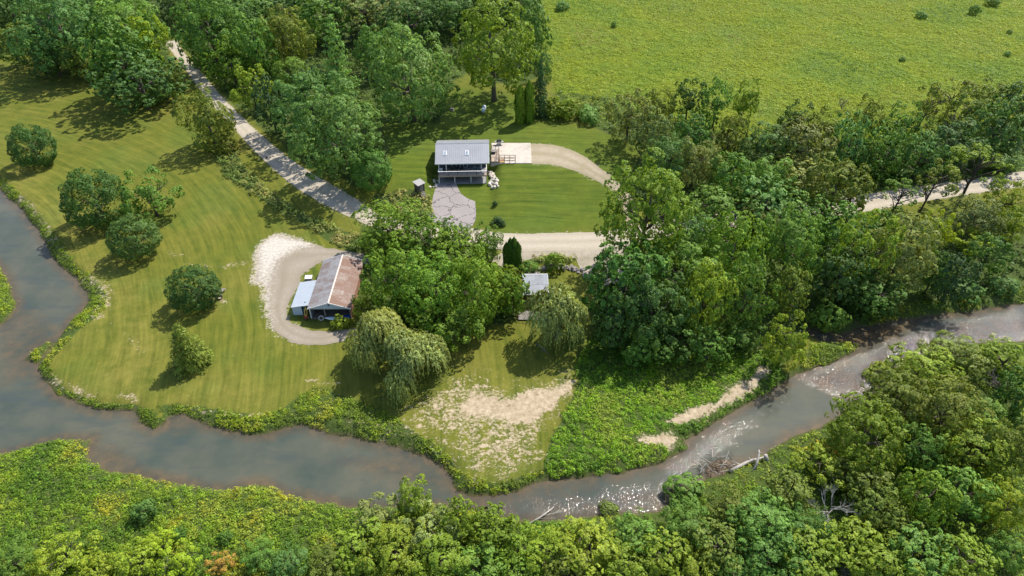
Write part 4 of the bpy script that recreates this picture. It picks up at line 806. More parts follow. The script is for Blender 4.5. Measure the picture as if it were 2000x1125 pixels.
for sx in (-3.55, .95):
    fm = MB(); c0 = Vector(slope_pt(sx, .40, True)); c1 = Vector(slope_pt(sx, .62, True)); nn = (Vector(slope_pt(0, 0, True, 1)) - Vector(slope_pt(0, 0, True, 0)))
    def plate(mb, hw, a, b, o0, o1):
        q = [Vector((sx - hw, a.y, a.z)), Vector((sx + hw, a.y, a.z)), Vector((sx + hw, b.y, b.z)), Vector((sx - hw, b.y, b.z))]; mb.hexa([p + nn * o0 for p in q], [p + nn * o1 for p in q])
    dirv = (c1 - c0).normalized(); plate(fm, .36, c0, c1, -.02, .10); fr_ = fm.build('skylight', TRIM, H)
    gm_ = MB(); plate(gm_, .23, c0 + dirv * .13, c1 - dirv * .13, .08, .115); gm_.build('pane', SKYG, fr_)
    for k in (1, 2):
        bm_ = MB(); q = c0 + (c1 - c0) * (k / 3 + .0); plate(bm_, .22, q - dirv * .025, q + dirv * .025, .10, .125); bm_.build('glazing_bar', TRIM, fr_)
for (x0, x1, z0, z1, nm) in [(-4.3, -3.0, .9, 2.0, 'window'), (-2.3, -.5, .08, 2.05, 'patio_door'), (.1, 1.0, .08, 2.05, 'door'), (1.5, 2.6, .9, 2.0, 'window'), (3.1, 4.4, .9, 2.0, 'window')]:
    f = MB().box(x0, x1, YW - .05, YW + .02, Zf + z0, Zf + z1).build(nm, TRIM, H); MB().box(x0 + .1, x1 - .1, YW - .07, YW - .045, Zf + z0 + .1, Zf + z1 - .1).build('pane', GLASS, f)
    if nm == 'patio_door': MB().box((x0 + x1) / 2 - .04, (x0 + x1) / 2 + .04, YW - .085, YW - .068, Zf + z0 + .1, Zf + z1 - .1).build('mullion', TRIM, f)
    if nm == 'door': MB().box(x1 - .22, x1 - .17, YW - .12, YW - .068, Zf + 1.0, Zf + 1.12).build('handle', STEEL, f)
for sx in (WX0 - .02, WX1 + .02):
    for yy in (5.0, 8.2):
        s = -1 if sx < 0 else 1; f = MB().box(min(sx, sx + .05 * s), max(sx, sx + .05 * s), yy - .5, yy + .5, Zf + .9, Zf + 2.0).build('window', TRIM, H)
        a, b = sx + .045 * s, sx + .065 * s; MB().box(min(a, b), max(a, b), yy - .4, yy + .4, Zf + 1.0, Zf + 1.9).build('pane', GLASS, f)
deck = MB().box(-5.05, 5.05, 1.0, YW - .004, Zf - .14, Zf).build('deck_floor', DECK_SHADE, H)  # rear of the same deck, greyer: eave shade put into the colour
bmesh_ = MB().box(-5.05, 5.05, 0, .135, -.03, 0).mesh('deck_board'); bmesh_.materials.append(DECKW)
for k in range(7): link('deck_board', bmesh_, parent=H, loc=(0, .005 + k * .142, Zf))  # front strip in lighter tan, painting the sunlit edge of the deck
MB().box(-5.05, 5.05, -.045, -.003, Zf - .30, Zf - .005).build('fascia_board', DECKW, H)
for k in range(9): MB().box(-5 + k * 1.25 - .025, -5 + k * 1.25 + .025, .01, YW, Zf - .29, Zf - .145).build('joist', GREYW, H)
for x in (-4.9, -1.65, 1.7, 4.85): MB().box(x - .08, x + .08, .1, .26, -.15, Zf - .295).build('deck_post', WHITE_P, H)
for x in (-4.9, -2.95, -1.0, .95, 2.9, 4.9): MB().box(x - .05, x + .05, .03, .13, Zf + .003, Zf + .93).build('railing_post', POSTB, H)
MB().box(-5.0, 5.0, .0, .15, Zf + .933, Zf + .975).build('top_rail', WHITE_P, H)
for s in (-1, 1): MB().box(s * 4.95 - .05, s * 4.95 + .05, .155, YW - .01, Zf + .933, Zf + .975).build('side_rail', WHITE_P, H)
for k in range(4): MB().tube([(-4.9, .08, Zf + .2 + k * .18), (4.9, .08, Zf + .2 + k * .18)], .007, 4).build('rail_cable', STEEL, H)
for x in (-4.85, -3.35, 3.9): MB().box(x - .07, x + .07, YE + .1, YE + .24, Zf + .003, Ze - .16).build('porch_post', WHITE_P, H)
MB().box(-2.9, .2, YW + .30, YW + .346, -.1, Zf - .35).build('garage_door', SIDING, H)
MB().box(-4.9, 4.9, -.1, YW + .3, -.25, .055).build('patio_slab', CONCD, H)
def house_pt(x, y, z):
    a = R(2.0); return Vector((-10.2 + x * math.cos(a) - y * math.sin(a), 126.35 + x * math.sin(a) + y * math.cos(a), .35 + z))
# things on the deck
def chair(mat, label, x, y, rz, z=Zf):
    o = thing('deck_chair', label, 'chair', house_pt(x, y, z + .003), R(2) + rz, 'chairs on the deck')
    for k in range(5): MB().box(-.28, .28, -.28 + k * .105, -.19 + k * .105, .36, .385).build('seat_slat', mat, o)
    for k in range(5): MB().hexa([(-.27 + k * .11, .24, .36), (-.18 + k * .11, .24, .36), (-.18 + k * .11, .27, .36), (-.27 + k * .11, .27, .36)], [(-.27 + k * .11, .42, .95), (-.18 + k * .11, .42, .95), (-.18 + k * .11, .45, .95), (-.27 + k * .11, .45, .95)]).build('back_slat', mat, o)
    for sx in (-1, 1):
        MB().box(sx * .33 - .06, sx * .33 + .06, -.3, .3, .58, .605).build('armrest', mat, o)
        for yy in (-.26, .24): MB().box(sx * .31 - .025, sx * .31 + .025, yy - .03, yy + .03, 0, .578).build('leg', mat, o)
    return o
CH_B = pm('dark_chair', (.035, .04, .05), .6, .2, 6, .1); CH_W = pm('white_chair', (.72, .72, .72), .55, .1, 6, .1); CH_T = pm('teal_chair', (.12, .17, .18), .6, .2, 6, .1)
chair(CH_B, 'dark deck chair at the left end of the deck, beside the white one', -3.75, 1.5, .3); chair(CH_W, 'white deck chair at the far left end of the deck', -4.55, 1.1, -.3)
chair(CH_B, 'dark deck chair left of the round deck table', -2.2, 2.1, 1.5); chair(CH_B, 'dark deck chair right of the round deck table', -.25, 2.1, -1.5)
chair(CH_T, 'teal-grey deck chair nearer the middle on the right half', 2.6, 1.75, .2); chair(CH_T, 'teal-grey deck chair nearer the right end of the deck', 3.6, 1.6, -.2)
o = thing('deck_table', 'round dark table between two chairs in the middle of the deck', 'table', house_pt(-1.2, 1.9, Zf + .003))
MB().lathe([(.55, .70), (.56, .72), (.55, .74)], 16).build('table_top', CH_B, o); MB().lathe([(.28, 0), (.28, .03), (.05, .06), (.05, .698)], 10).build('pedestal', CH_B, o)
for i, (x, lab) in enumerate([(3.3, 'small white side table between the teal deck chairs'), (4.45, 'small white side table in the right deck corner')]):
    o = thing('side_table', lab, 'table', house_pt(x, .85, Zf + .003), 0, 'white side tables on the deck'); MB().box(-.24, .24, -.24, .24, .40, .43).build('table_top', CH_W, o)
    for sx in (-1, 1):
        for sy in (-1, 1): MB().box(sx * .2 - .02, sx * .2 + .02, sy * .2 - .02, sy * .2 + .02, 0, .398).build('leg', CH_W, o)
# ------------------------------------------------------------------ pad, side deck and ramp right of the house
pad = MB().box(-4.55, 4.15, 131.15, 140.0, 1.6, 2.44)
tag(pad.build('concrete_pad', CONC, None, bevel=.03), 'pale concrete parking pad beside the house', None, kind='structure')
SD = thing('side_deck', 'small railed wooden landing and ramp between house and pad', 'deck', (-4.5, 131.3, 2.444))
bm_ = MB().box(.02, 1.72, 0, .18, .0, .30).mesh('landing_board'); bm_.materials.append(DECKW)
for k in range(28): link('landing_board', bm_, parent=SD, loc=(0, .02 + k * .19, 0))
bm_ = MB().box(0, .16, .05, 1.35, 0, .12).mesh('ramp_board'); bm_.materials.append(pm('orange_new_wood', (.50, .31, .155), .8, .2, 5, .3))
for k in range(7): link('ramp_board', bm_, parent=SD, loc=(1.78 + k * .17, 0, 0))
for x, y in [(.12, .06), (.9, .06), (1.66, .06), (1.66, 1.6), (1.66, 3.2), (1.66, 4.4), (.1, 5.25), (.9, 5.25), (1.66, 5.25)]: MB().box(x - .05, x + .05, y - .05, y + .05, .303, 1.3).build('railing_post', POSTB, SD)
for x in (1.86, 2.9, 4.05, 5.2):
    for y in (.02, 1.32): MB().box(x - .055, x + .055, y - .055, y + .055, -.0, 1.08 if x > 2 else 1.2).build('ramp_post', POSTB, SD)
for y in (.02, 1.32):
    for z in (.55, 1.05): MB().box(1.92, 5.14, y - .04, y + .04, z - .035, z + .035).build('ramp_rail', POSTB, SD)
MB().box(.07, 1.7, .02, .1, 1.303, 1.35).build('landing_rail', POSTB, SD); MB().box(1.62, 1.7, .105, 5.3, 1.303, 1.35).build('landing_rail', POSTB, SD); MB().box(.07, 1.615, 5.21, 5.29, 1.303, 1.35).build('landing_rail', POSTB, SD)
o = thing('patio_table', 'dark round patio table with grey lid on the wooden landing', 'table', (-3.95, 135.0, 2.75)); MB().lathe([(.42, .0), (.46, .2), (.46, .48)], 14).build('base', BLACKP, o); MB().lathe([(.62, .483), (.63, .52), (.55, .56), (.1, .6)], 16).build('lid', GREYW, o)
o = thing('barbecue_grill', 'black barbecue grill at the back of the concrete pad', 'grill', (-2.85, 139.2, 2.443)); MB().box(-.45, .45, -.3, .3, .12, .75).build('cabinet', STEEL, o, bevel=.02); MB().hexa([(-.5, -.33, .753), (.5, -.33, .753), (.5, .33, .753), (-.5, .33, .753)], [(-.48, -.2, 1.15), (.48, -.2, 1.15), (.48, .3, 1.15), (-.48, .3, 1.15)]).build('hood', BLACKP, o, bevel=.04)
for s in (-1, 1): MB().box(s * .74 - .22, s * .74 + .22, -.28, .28, .72, .76).build('side_shelf', STEEL, o); [MB().tube([(s * .4, y - .03, .07), (s * .4, y + .03, .07)], .07, 8).build('wheel', BLACKP, o) for y in (-.25, .25)]
MB().tube([(-.35, -.4, .92), (.35, -.4, .92)], .02, 6).build('handle', STEEL, o)
# ------------------------------------------------------------------ limestone boulders
def rock_mesh(seed, name):
    rng = np.random.default_rng(seed); b = bmesh.new(); bmesh.ops.create_icosphere(b, subdivisions=2, radius=1); cuts = norm(rng.normal(size=(9, 3))); off = .55 + .35 * rng.random(9)
    for v in b.verts:
        p = np.array(v.co)
        for c, o_ in zip(cuts, off):
            s = p @ c
            if s > o_: p = p - c * (s - o_)
        v.co = p * (1 + .06 * rng.normal())
    me = bpy.data.meshes.new(name); b.to_mesh(me); b.free(); return me
LIME = pm('limestone', (.70, .64, .55), .95, .25, 2.5, .5, dark=(.36, .30, .23)); FIELDST = pm('fieldstone', (.30, .27, .25), .95, .4, 3, .5)
ROCKS = [rock_mesh(500 + i, 'limestone_rock') for i in range(5)]; [r.materials.append(LIME) for r in ROCKS]
STONES = [rock_mesh(520 + i, 'wall_stone') for i in range(4)]; [r.materials.append(FIELDST) for r in STONES]
rr = random.Random(5)
def boulder(px, py, s, lab, grp):
    p = gp(px, py); link_ = link('limestone_rock', ROCKS[rr.randrange(5)], loc=(p.x, p.y, p.z + s * .25), rot=(rr.uniform(-.3, .3), rr.uniform(-.3, .3), rr.uniform(0, 6.28)), scale=(s * rr.uniform(.8, 1.3), s * rr.uniform(.7, 1.0), s * rr.uniform(.5, .75))); tag(link_, lab, 'rock', grp)
for k in range(38):
    f = (k + rr.random()) / 38; cx = 957 + 14 * f + rr.uniform(-6, 9) * (.3 + f * .9) - (6 if f > .6 else 0); cy_ = 336 + 30 * f; boulder(cx, cy_ + rr.uniform(-2, 2), rr.uniform(.28, .62), 'white limestone rock tumbled at the right front house corner', 'rocks at the right house corner')
for k in range(14): boulder(rr.uniform(846, 858), 352 + rr.uniform(0, 14), rr.uniform(.2, .45), 'white limestone rock at the left front house corner', 'rocks at the left house corner')
boulder(840, 366, .42, 'single pale boulder in the grass left of the house rocks', None)
# ------------------------------------------------------------------ the barn
B_Z = -.02
def corrugated(name, cols, rust, seed, amount):
    t = NT(name); v = t.obj(); oi = t.n('ObjectInfo').outputs['Random']; vv = t.n('VectorMath', {0: v, 1: t.n('CombineXYZ', {0: t.math('MULTIPLY', oi, 40.0), 1: t.math('MULTIPLY', oi, 17.0)}).outputs[0]}, operation='ADD').outputs[0]
    n1 = t.noise(vv, 1.6, 6, .72); n2 = t.noise(vv, 6.0, 4, .7); base = t.mix(t.ramp(n2, .3, .7), c4(cols[0]), c4(cols[1]))
    wv = t.n('TexWave', {'Vector': v, 'Scale': 1.5, 'Distortion': .6, 'Detail': 2.0}, wave_type='BANDS', bands_direction='Y').outputs[1]
    k = t.math('ADD', t.math('ADD', t.math('MULTIPLY', n1, .7), t.math('MULTIPLY', n2, .35)), t.math('ADD', t.math('MULTIPLY', oi, .22), t.math('MULTIPLY', wv, .20)))
    f = t.ramp(k, amount, amount + .26); col = t.mix(f, base, t.mix(t.ramp(n2, .35, .65), c4(rust), c4(tuple(x * .55 for x in rust))))
    return t.done(t.surf(col, .6, t.bump(t.math('ADD', wv, t.math('MULTIPLY', n2, .3)), .35, .03), Metallic=.15))
RUST_L = corrugated('streaked_tin', ((.26, .26, .265), (.40, .39, .385)), (.25, .15, .11), 1, .66); RUST_R = corrugated('rusty_tin', ((.25, .225, .21), (.36, .315, .28)), (.20, .105, .068), 2, .48); TIN = corrugated('pale_tin', ((.38, .43, .48), (.47, .52, .57)), (.40, .38, .34), 3, 1.15)
BN = thing('barn', 'open-fronted barn with a rusty tin gable roof and pale lean-to', 'barn', (-29.55, 85.15, B_Z))
bx0, bx1, by1, ez, rz_, = -3.45, 3.4, 12.5, 2.35, 3.5
rf = MB().hexa([(bx0, 0, ez - .14), (0, 0, rz_ - .14), (0, by1, rz_ - .14), (bx0, by1, ez - .14)], [(bx0, 0, ez - .05), (0, 0, rz_ - .05), (0, by1, rz_ - .05), (bx0, by1, ez - .05)])
rf.hexa([(0, 0, rz_ - .14), (bx1, 0, ez - .14), (bx1, by1, ez - .14), (0, by1, rz_ - .14)], [(0, 0, rz_ - .05), (bx1, 0, ez - .05), (bx1, by1, ez - .05), (0, by1, rz_ - .05)]); roofb = rf.build('roof', GREYW, BN)
NP = 14
for side, mt in ((-1, RUST_L), (1, RUST_R)):
    xe = bx0 - .12 if side < 0 else bx1 + .12; zs = (rz_ - ez) / 3.42; ze = rz_ - abs(xe) * zs; wp = by1 / NP
    for k in range(NP):
        for j in range(2):                             # two courses of sheets, the upper lapping the lower
            xa, xb = (0.0, xe * .52) if j else (xe * .5, xe); za, zb = rz_ - abs(xa) * zs, rz_ - abs(xb) * zs; o_ = .02 + .018 * j + .006 * (k % 2) + rr.uniform(0, .006)
            q = [(xa, .005, za - .045 + o_), (xb, .005, zb - .045 + o_), (xb, wp + .05, zb - .045 + o_), (xa, wp + .05, za - .045 + o_)]
            if side > 0: q = q[::-1]
            # corrugation: three ribs per sheet
            pm_ = MB(); pm_.slab(q[::-1] if side < 0 else q[::-1], .01)
            pp = pm_.build('roof_sheet', mt, roofb, loc=(0, -.12 + k * (by1 + .2) / NP, 0))
MB().hexa([(-.16, -.14, rz_ - .02), (.16, -.14, rz_ - .02), (.16, by1 + .1, rz_ - .02), (-.16, by1 + .1, rz_ - .02)], [(-.05, -.14, rz_ + .1), (.05, -.14, rz_ + .1), (.05, by1 + .1, rz_ + .1), (-.05, by1 + .1, rz_ + .1)]).build('ridge_cap', pm('pinkish_ridge', (.66, .56, .51), .7, .2, 3, .1), roofb)
for yy in (-.17, by1 + .10):
    for sx, xe in ((-1, bx0 - .12), (1, bx1 + .12)):
        zE = rz_ - abs(xe) * (rz_ - ez) / 3.42; q = [(0.01 * sx, yy, rz_ + .07), (xe, yy, zE + .04), (xe, yy + .06, zE + .04), (.01 * sx, yy + .06, rz_ + .07)]
        MB().slab(q if sx < 0 else q[::-1], .2).build('fascia', TRIM, roofb)
MB().box(bx0 + .12, bx0 + .22, .1, by1 - .1, -.3, ez - .15).build('side_wall', PALEB, BN); MB().box(bx1 - .22, bx1 - .12, .1, by1 - .1, -.3, ez - .15).build('side_wall', pm('brick_red_wall', (.36, .18, .12), .85, .3, 3, .2), BN)
MB().box(bx0 + .225, bx1 - .225, by1 - .2, by1 - .1, -.3, ez - .15).build('back_wall', PALEB, BN)
g1 = MB(); ring = [(bx0 + .2, ez - .20), (bx1 - .2, ez - .20), (bx1 - .2, ez - .13), (0, rz_ - .16), (bx0 + .2, ez - .13)]
g1.add([(x, .0, z) for x, z in ring] + [(x, .08, z) for x, z in ring], [(0,1,2,3,4), (9,8,7,6,5)] + [(i, 5 + i, 5 + (i+1) % 5, (i+1) % 5) for i in range(5)]); g1.build('gable_board', PALEB, BN)
MB().box(bx0 + .2, bx1 - .2, .1, .3, ez - .42, ez - .205).build('header_beam', GREYW, BN)
for x in (bx0 + .18, -.9, bx1 - .2): MB().box(x - .07, x + .07, .02, .16, -.3, ez - .22).build('post', TRIM if x < -3 else GREYW, BN)
lamp = MB().box(-.07, .07, -.12, -.002, 2.95, 3.15).build('yard_lamp', BLACKP, BN); MB().lathe([(.05, -.05), (.16, -.12), (.15, -.16)], 10, (0, -.22, 3.05)).build('lamp_shade', STEEL, lamp)
MB().box(bx0 + .1, bx1 - .1, .0, by1 - .1, -.3, .03).build('floor_slab', pm('barn_floor', (.19, .16, .13), .95, .4, 1.5, .3), BN)
MB().box(bx0 + .24, bx1 - .24, by1 - 3.3, by1 - 3.2, .0, ez - .3).build('inner_wall', GREYW, BN)
# lean-to
lx, ly0, ly1 = -6.45, 1.0, 7.25
lt = MB().hexa([(lx, ly0, 1.62), (bx0 + .05, ly0, 2.12), (bx0 + .05, ly1, 2.12), (lx, ly1, 1.62)], [(lx, ly0, 1.68), (bx0 + .05, ly0, 2.18), (bx0 + .05, ly1, 2.18), (lx, ly1, 1.68)]).build('lean_to_roof', GREYW, BN)
wp = (ly1 - ly0) / 7
for k in range(7): MB().slab([(lx - .1, ly0 - .1 + k * (wp + .02), 1.70 + .006 * (k % 2)), (lx - .1, ly0 - .1 + k * (wp + .02) + wp + .05, 1.70 + .006 * (k % 2)), (bx0 - .05, ly0 - .1 + k * (wp + .02) + wp + .05, 2.21 + .006 * (k % 2)), (bx0 - .05, ly0 - .1 + k * (wp + .02), 2.21 + .006 * (k % 2))][::-1], .012).build('roof_sheet', TIN, lt)
MB().slab([(lx - .12, ly0 - .15, 1.745), (bx0 - .05, ly0 - .15, 2.255), (bx0 - .05, ly0 - .10, 2.255), (lx - .12, ly0 - .10, 1.745)], .14).build('lean_to_fascia', TRIM, lt)
MB().box(lx, lx + .08, ly0 + .1, ly1 - .05, -.3, 1.6).build('lean_to_wall', PALEB, BN); MB().box(lx + .002, lx + 1.55, ly0 + .02, ly0 + .097, -.3, 1.62).build('lean_to_front', PALEB, BN); MB().box(lx + .085, bx0 + .1, ly1 - .13, ly1 - .052, -.3, 1.6).build('lean_to_back', PALEB, BN)
# barn contents and yard things
def bp(x, y, z=0): return (-29.55 + x, 85.15 + y, B_Z + z)
o = thing('tractor_tyre', 'pale worn tractor tyre leaning in the barn mouth', 'tyre', bp(-1.55, -.45, .0)); o.rotation_euler = (R(-20), 0, R(8))
tm_ = MB(); nn_ = 20; prof = [(.27, -.09), (.27, .09), (.38, .12), (.46, .09), (.46, -.09), (.38, -.12)]
for k in range(nn_):
    g = 2 * math.pi * k / nn_
    for r_, d_ in prof: tm_.v.append((r_ * math.cos(g), d_, .46 + r_ * math.sin(g)))
for k in range(nn_):
    for j in range(6): tm_.f.append((k*6+j, k*6+(j+1)%6, ((k+1)%nn_)*6+(j+1)%6, ((k+1)%nn_)*6+j))
tm_.build('tyre', pm('pale_rubber', (.40, .38, .36), .85, .25, 6, .3), o); MB().lathe([(.27, -.05), (.27, .05)], 16).build('rim', BLACKP, o).rotation_euler = (R(90), 0, 0); [setattr(c_, 'location', (0, 0, .46)) for c_ in o.children if c_.name.startswith('rim')]
def boat(name, label, L, W, Hh, mat, loc, rz, roll=0, pitch=0, cock=True):
    o = thing(name, label, 'boat', loc, rz); o.rotation_euler = (roll, pitch, rz); n = 14; k = 10; mb = MB()
    for i in range(n + 1):
        s = i / n * 2 - 1; w_ = W / 2 * max(.02, (1 - abs(s) ** 2.2)); zz = Hh * .35 * abs(s) ** 3
        for j in range(k):
            g = 2 * math.pi * j / k; mb.v.append((s * L / 2, w_ * math.cos(g), Hh / 2 + zz * .6 + Hh / 2 * math.sin(g) * (1 - .75 * abs(s) ** 4)))
    for i in range(n):
        for j in range(k): mb.f.append((i*k+j, i*k+(j+1)%k, (i+1)*k+(j+1)%k, (i+1)*k+j))
    mb.f.append(tuple(range(k))); mb.f.append(tuple(n*k + j for j in range(k))[::-1]); mb.build('hull', mat, o, smooth=True)
    if cock: MB().lathe([(.22, 0), (.26, .04), (.20, .06)], 12, (0, 0, Hh * .97)).build('cockpit', BLACKP, o).scale = (1.6, .8 * W, 1)
    return o
boat('canoe', 'pale blue canoe lying across the barn mouth', 3.4, .8, .38, pm('pale_blue_hull', (.55, .66, .74), .5, .12, 3, .05), bp(.7, -.55, .35), R(-4), cock=False)
boat('kayak', 'yellow kayak lying in front of the barn', 2.6, .62, .32, pm('yellow_hull', (.66, .58, .05), .45, .15, 3, .05), bp(1.4, -1.7, .02), R(-14)); boat('kayak', 'lime-green kayak behind the yellow one', 2.2, .6, .3, pm('lime_hull', (.30, .46, .12), .45, .15, 3, .05), bp(2.3, -1.45, .02), R(-22))
boat('kayak', 'teal kayak stood on end inside the lean-to', 2.6, .7, .34, pm('teal_hull', (.02, .22, .22), .45, .15, 3, .05), bp(-4.35, 1.35, 1.0), R(90), 0, R(-62)); boat('kayak', 'orange-yellow kayak stood on end in front of the teal one', 2.1, .6, .3, pm('amber_hull', (.62, .36, .03), .45, .15, 3, .05), bp(-4.2, .75, .72), R(90), 0, R(-55))
o = thing('garden_tiller', 'red garden tiller parked at the lean-to opening', 'tiller', bp(-4.0, -.15, .0), R(30)); REDP = pm('red_paint', (.30, .03, .025), .5, .25, 5, .1)
MB().box(-.25, .25, -.2, .2, .25, .55).build('engine', REDP, o, bevel=.04); MB().box(-.32, .32, .22, .55, .12, .34).build('tine_guard', REDP, o, bevel=.03)
for s in (-1, 1): MB().tube([(s * .28, 0, .2), (s * .36, 0, .2)], .2, 12).build('wheel', BLACKP, o); MB().tube([(s * .1, -.15, .5), (s * .2, -.6, .85), (s * .25, -.9, .95)], .018, 6).build('handlebar', STEEL, o)
o = thing('tarp_bundle', 'blue tarpaulin bundle at the right side of the barn mouth', 'tarp', bp(2.6, -.15, 0)); me = rock_mesh(540, 'tarp'); me.materials.append(pm('blue_tarp', (.01, .07, .34), .45, .25, 5, .3)); link('tarp', me, parent=o, loc=(0, 0, .45), scale=(.75, .5, .6)); MB().tube([(-.7, -.42, .35), (0, -.52, .55), (.7, -.42, .4)], .015, 5).build('rope', WHITE_P, o)
for i, (x, y, l_, w_, hh_, mt, lab) in enumerate([(-2.4, 4.5, .7, .5, .9, GREYW, 'grey crate stacked inside the left of the barn'), (.4, 3.4, 1.6, .6, .8, pm('brown_board', (.20, .13, .08), .9, .3, 4, .3), 'brown workbench inside the barn behind the canoe')]):
    o = thing('crate' if i == 0 else 'workbench', lab, 'crate' if i == 0 else 'workbench', bp(x, y, .03))
    for k in range(4): MB().box(-l_, l_, -w_ + k * w_ / 2, -w_ + k * w_ / 2 + w_ / 2 - .03, hh_ - .05, hh_).build('top_board', mt, o)
    for sx in (-1, 1):
        for sy in (-1, 1): MB().box(sx * (l_ - .06) - .05, sx * (l_ - .06) + .05, sy * (w_ - .08) - .05, sy * (w_ - .08) + .05, 0, hh_ - .052).build('leg', mt, o)
p = gp(604, 548); o = thing('white_chest', 'white lidded chest standing behind the lean-to', 'chest', p, R(3)); MB().box(-.55, .55, -.4, .4, -.05, .72).build('body', GREYW, o, bevel=.02); MB().hexa([(-.62, -.47, .723), (.62, -.47, .723), (.62, .47, .723), (-.62, .47, .723)], [(-.6, -.45, .80), (.6, -.45, .80), (.6, .45, .88), (-.6, .45, .88)]).build('lid', TRIM, o, bevel=.02)
# ------------------------------------------------------------------ cabin, stone wall and little deck
CB = thing('cabin', 'small cabin with a pale tin mono-pitch roof and two stovepipes', 'cabin', (4.0, 88.45, 0.0), R(1)); TIN2 = corrugated('patchy_tin', ((.24, .265, .30), (.35, .375, .40)), (.15, .145, .15), 4, .74)
rb = MB().hexa([(-2.15, -.05, 2.33), (2.0, -.05, 2.33), (2.0, 3.95, 3.33), (-2.15, 3.95, 3.33)], [(-2.15, -.05, 2.40), (2.0, -.05, 2.40), (2.0, 3.95, 3.40), (-2.15, 3.95, 3.40)]).build('roof', GREYW, CB)
for k in range(6):
    for j in range(2): a, b = (0, .53) if j == 0 else (.5, 1.0); o_ = .03 + .015 * j + .006 * (k % 2); MB().slab([(-2.2 + k * .705, -.12 + 4.1 * a, 2.385 + a * 1.02 + o_), (-2.2 + k * .705 + .72, -.12 + 4.1 * a, 2.385 + a * 1.02 + o_), (-2.2 + k * .705 + .72, -.12 + 4.1 * b, 2.385 + b * 1.02 + o_), (-2.2 + k * .705, -.12 + 4.1 * b, 2.385 + b * 1.02 + o_)], .01).build('roof_sheet', TIN2, rb)
MB().box(-2.22, 2.07, 3.9, 4.05, 3.30, 3.50).build('ridge_trim', TRIM, rb); MB().slab([(2.03, -.12, 2.46), (2.1, -.12, 2.46), (2.1, 3.9, 3.47), (2.03, 3.9, 3.47)], .12).build('edge_trim', TRIM, rb)
BRW = pm('brown_log_wall', (.15, .085, .05), .9, .35, 4, .4)
for s, (a, b) in enumerate([((-1.9, .6), (1.75, .6)), ((-1.9, 3.7), (1.75, 3.7)), ((-1.9, .6), (-1.9, 3.7)), ((1.75, .6), (1.75, 3.7))]):
    for k in range(9 if s != 1 else 11):
        e = .11 if s > 1 else 0; MB().tube([(a[0], a[1] - 0 * e, .0 + k * .26 + e), (b[0], b[1], .0 + k * .26 + e)], .135, 7).build('wall_log', BRW, CB)
dr = MB().box(-.9, -.05, .42, .462, .0, 1.95).build('door', GREYW, CB); MB().box(-.2, -.14, .38, .418, .95, 1.05).build('handle', STEEL, dr); wi = MB().box(.5, 1.4, .42, .462, .9, 1.7).build('window', TRIM, CB); MB().box(.58, 1.32, .40, .418, .98, 1.62).build('pane', GLASS, wi)
MB().tube([(-1.15, 1.35, 2.6), (-1.15, 1.35, 4.15)], .09, 8).build('stovepipe', STOVEP, CB); s2 = MB().tube([(1.05, .15, 1.6), (1.05, .15, 2.95), (1.35, .35, 3.35), (1.6, .5, 3.6)], .09, 8).build('stovepipe', STOVEP, CB); MB().tube([(.55, -.05, 2.0), (.55, -.05, 2.85)], .07, 8).build('vent_pipe', STOVEP, CB)
o = thing('cabin_deck', 'low wooden deck half hidden under the trees below the cabin', 'deck', (1.0, 84.6, -.05)); bm_ = MB().box(0, 3.6, 0, .2, .3, .35).mesh('deck_board'); bm_.materials.append(GREYW)
for k in range(10): link('deck_board', bm_, parent=o, loc=(0, k * .215, 0))
for x in (.1, 1.8, 3.5):
    for y in (.1, 2.0): MB().box(x - .06, x + .06, y - .06, y + .06, -.2, .298).build('leg', GREYW, o)
for x in (.1, 1.8, 3.5): MB().box(x - .04, x + .04, .03, .11, .353, 1.1).build('railing_post', GREYW, o)
MB().box(.0, 3.6, .02, .12, 1.103, 1.15).build('top_rail', DECKW, o)
SW = thing('stone_wall', 'tumbled fieldstone wall between the cabin and the road', 'wall', gp(1085, 530)); base = SW.location
for k in range(110):
    f = rr.random(); px = 1028 + 110 * f; py = 529 - 6 * math.sin(f * 3.1) + (14 * max(0, f - .8) * 5 * .2 if f > .8 else 0) + rr.uniform(-4, 5) + (4 if f < .3 else 0); q = gp(px, py); s = rr.uniform(.16, .36)
    link('stone', STONES[rr.randrange(4)], parent=SW, loc=(q.x - base.x, q.y - base.y, q.z - base.z + s * rr.uniform(.1, 1.2)), rot=(rr.uniform(-.4, .4), rr.uniform(-.4, .4), rr.uniform(0, 6.28)), scale=(s * 1.3, s, s * .75))
# ------------------------------------------------------------------ smaller things about the grounds
p = gp(820, 374); o = thing('wooden_shed', 'tiny weathered wooden shed left of the house', 'shed', p, R(42)); s_ = .72
for side in range(4):
    for k in range(6):
        a = -s_ + k * s_ / 3; b_ = a + s_ / 3 - .012; t_ = .04; bx_ = {0: (a, b_, -s_ - t_, -s_), 1: (a, b_, s_, s_ + t_), 2: (-s_ - t_, -s_, a, b_), 3: (s_, s_ + t_, a, b_)}[side]; MB().box(*bx_, -.15, 2.0 + rr.uniform(-.02, .02)).build('plank', pm('dark_old_wood', (.115, .095, .09), .95, .35, 5, .4) if side in (0, 2) else GREYW, o)
rfw = MB().hexa([(-.92, -.92, 2.0), (.92, -.92, 2.0), (.92, .92, 2.18), (-.92, .92, 2.18)], [(-.92, -.92, 2.05), (.92, -.92, 2.05), (.92, .92, 2.23), (-.92, .92, 2.23)]).build('roof', GREYW, o)
for k in range(6): MB().hexa([(-.95 + k * .318, -.95, 2.055), (-.65 + k * .318, -.95, 2.055), (-.65 + k * .318, .95, 2.24), (-.95 + k * .318, .95, 2.24)], [(-.95 + k * .318, -.95, 2.08), (-.65 + k * .318, -.95, 2.08), (-.65 + k * .318, .95, 2.265), (-.95 + k * .318, .95, 2.265)]).build('roof_board', BOARDW, rfw)
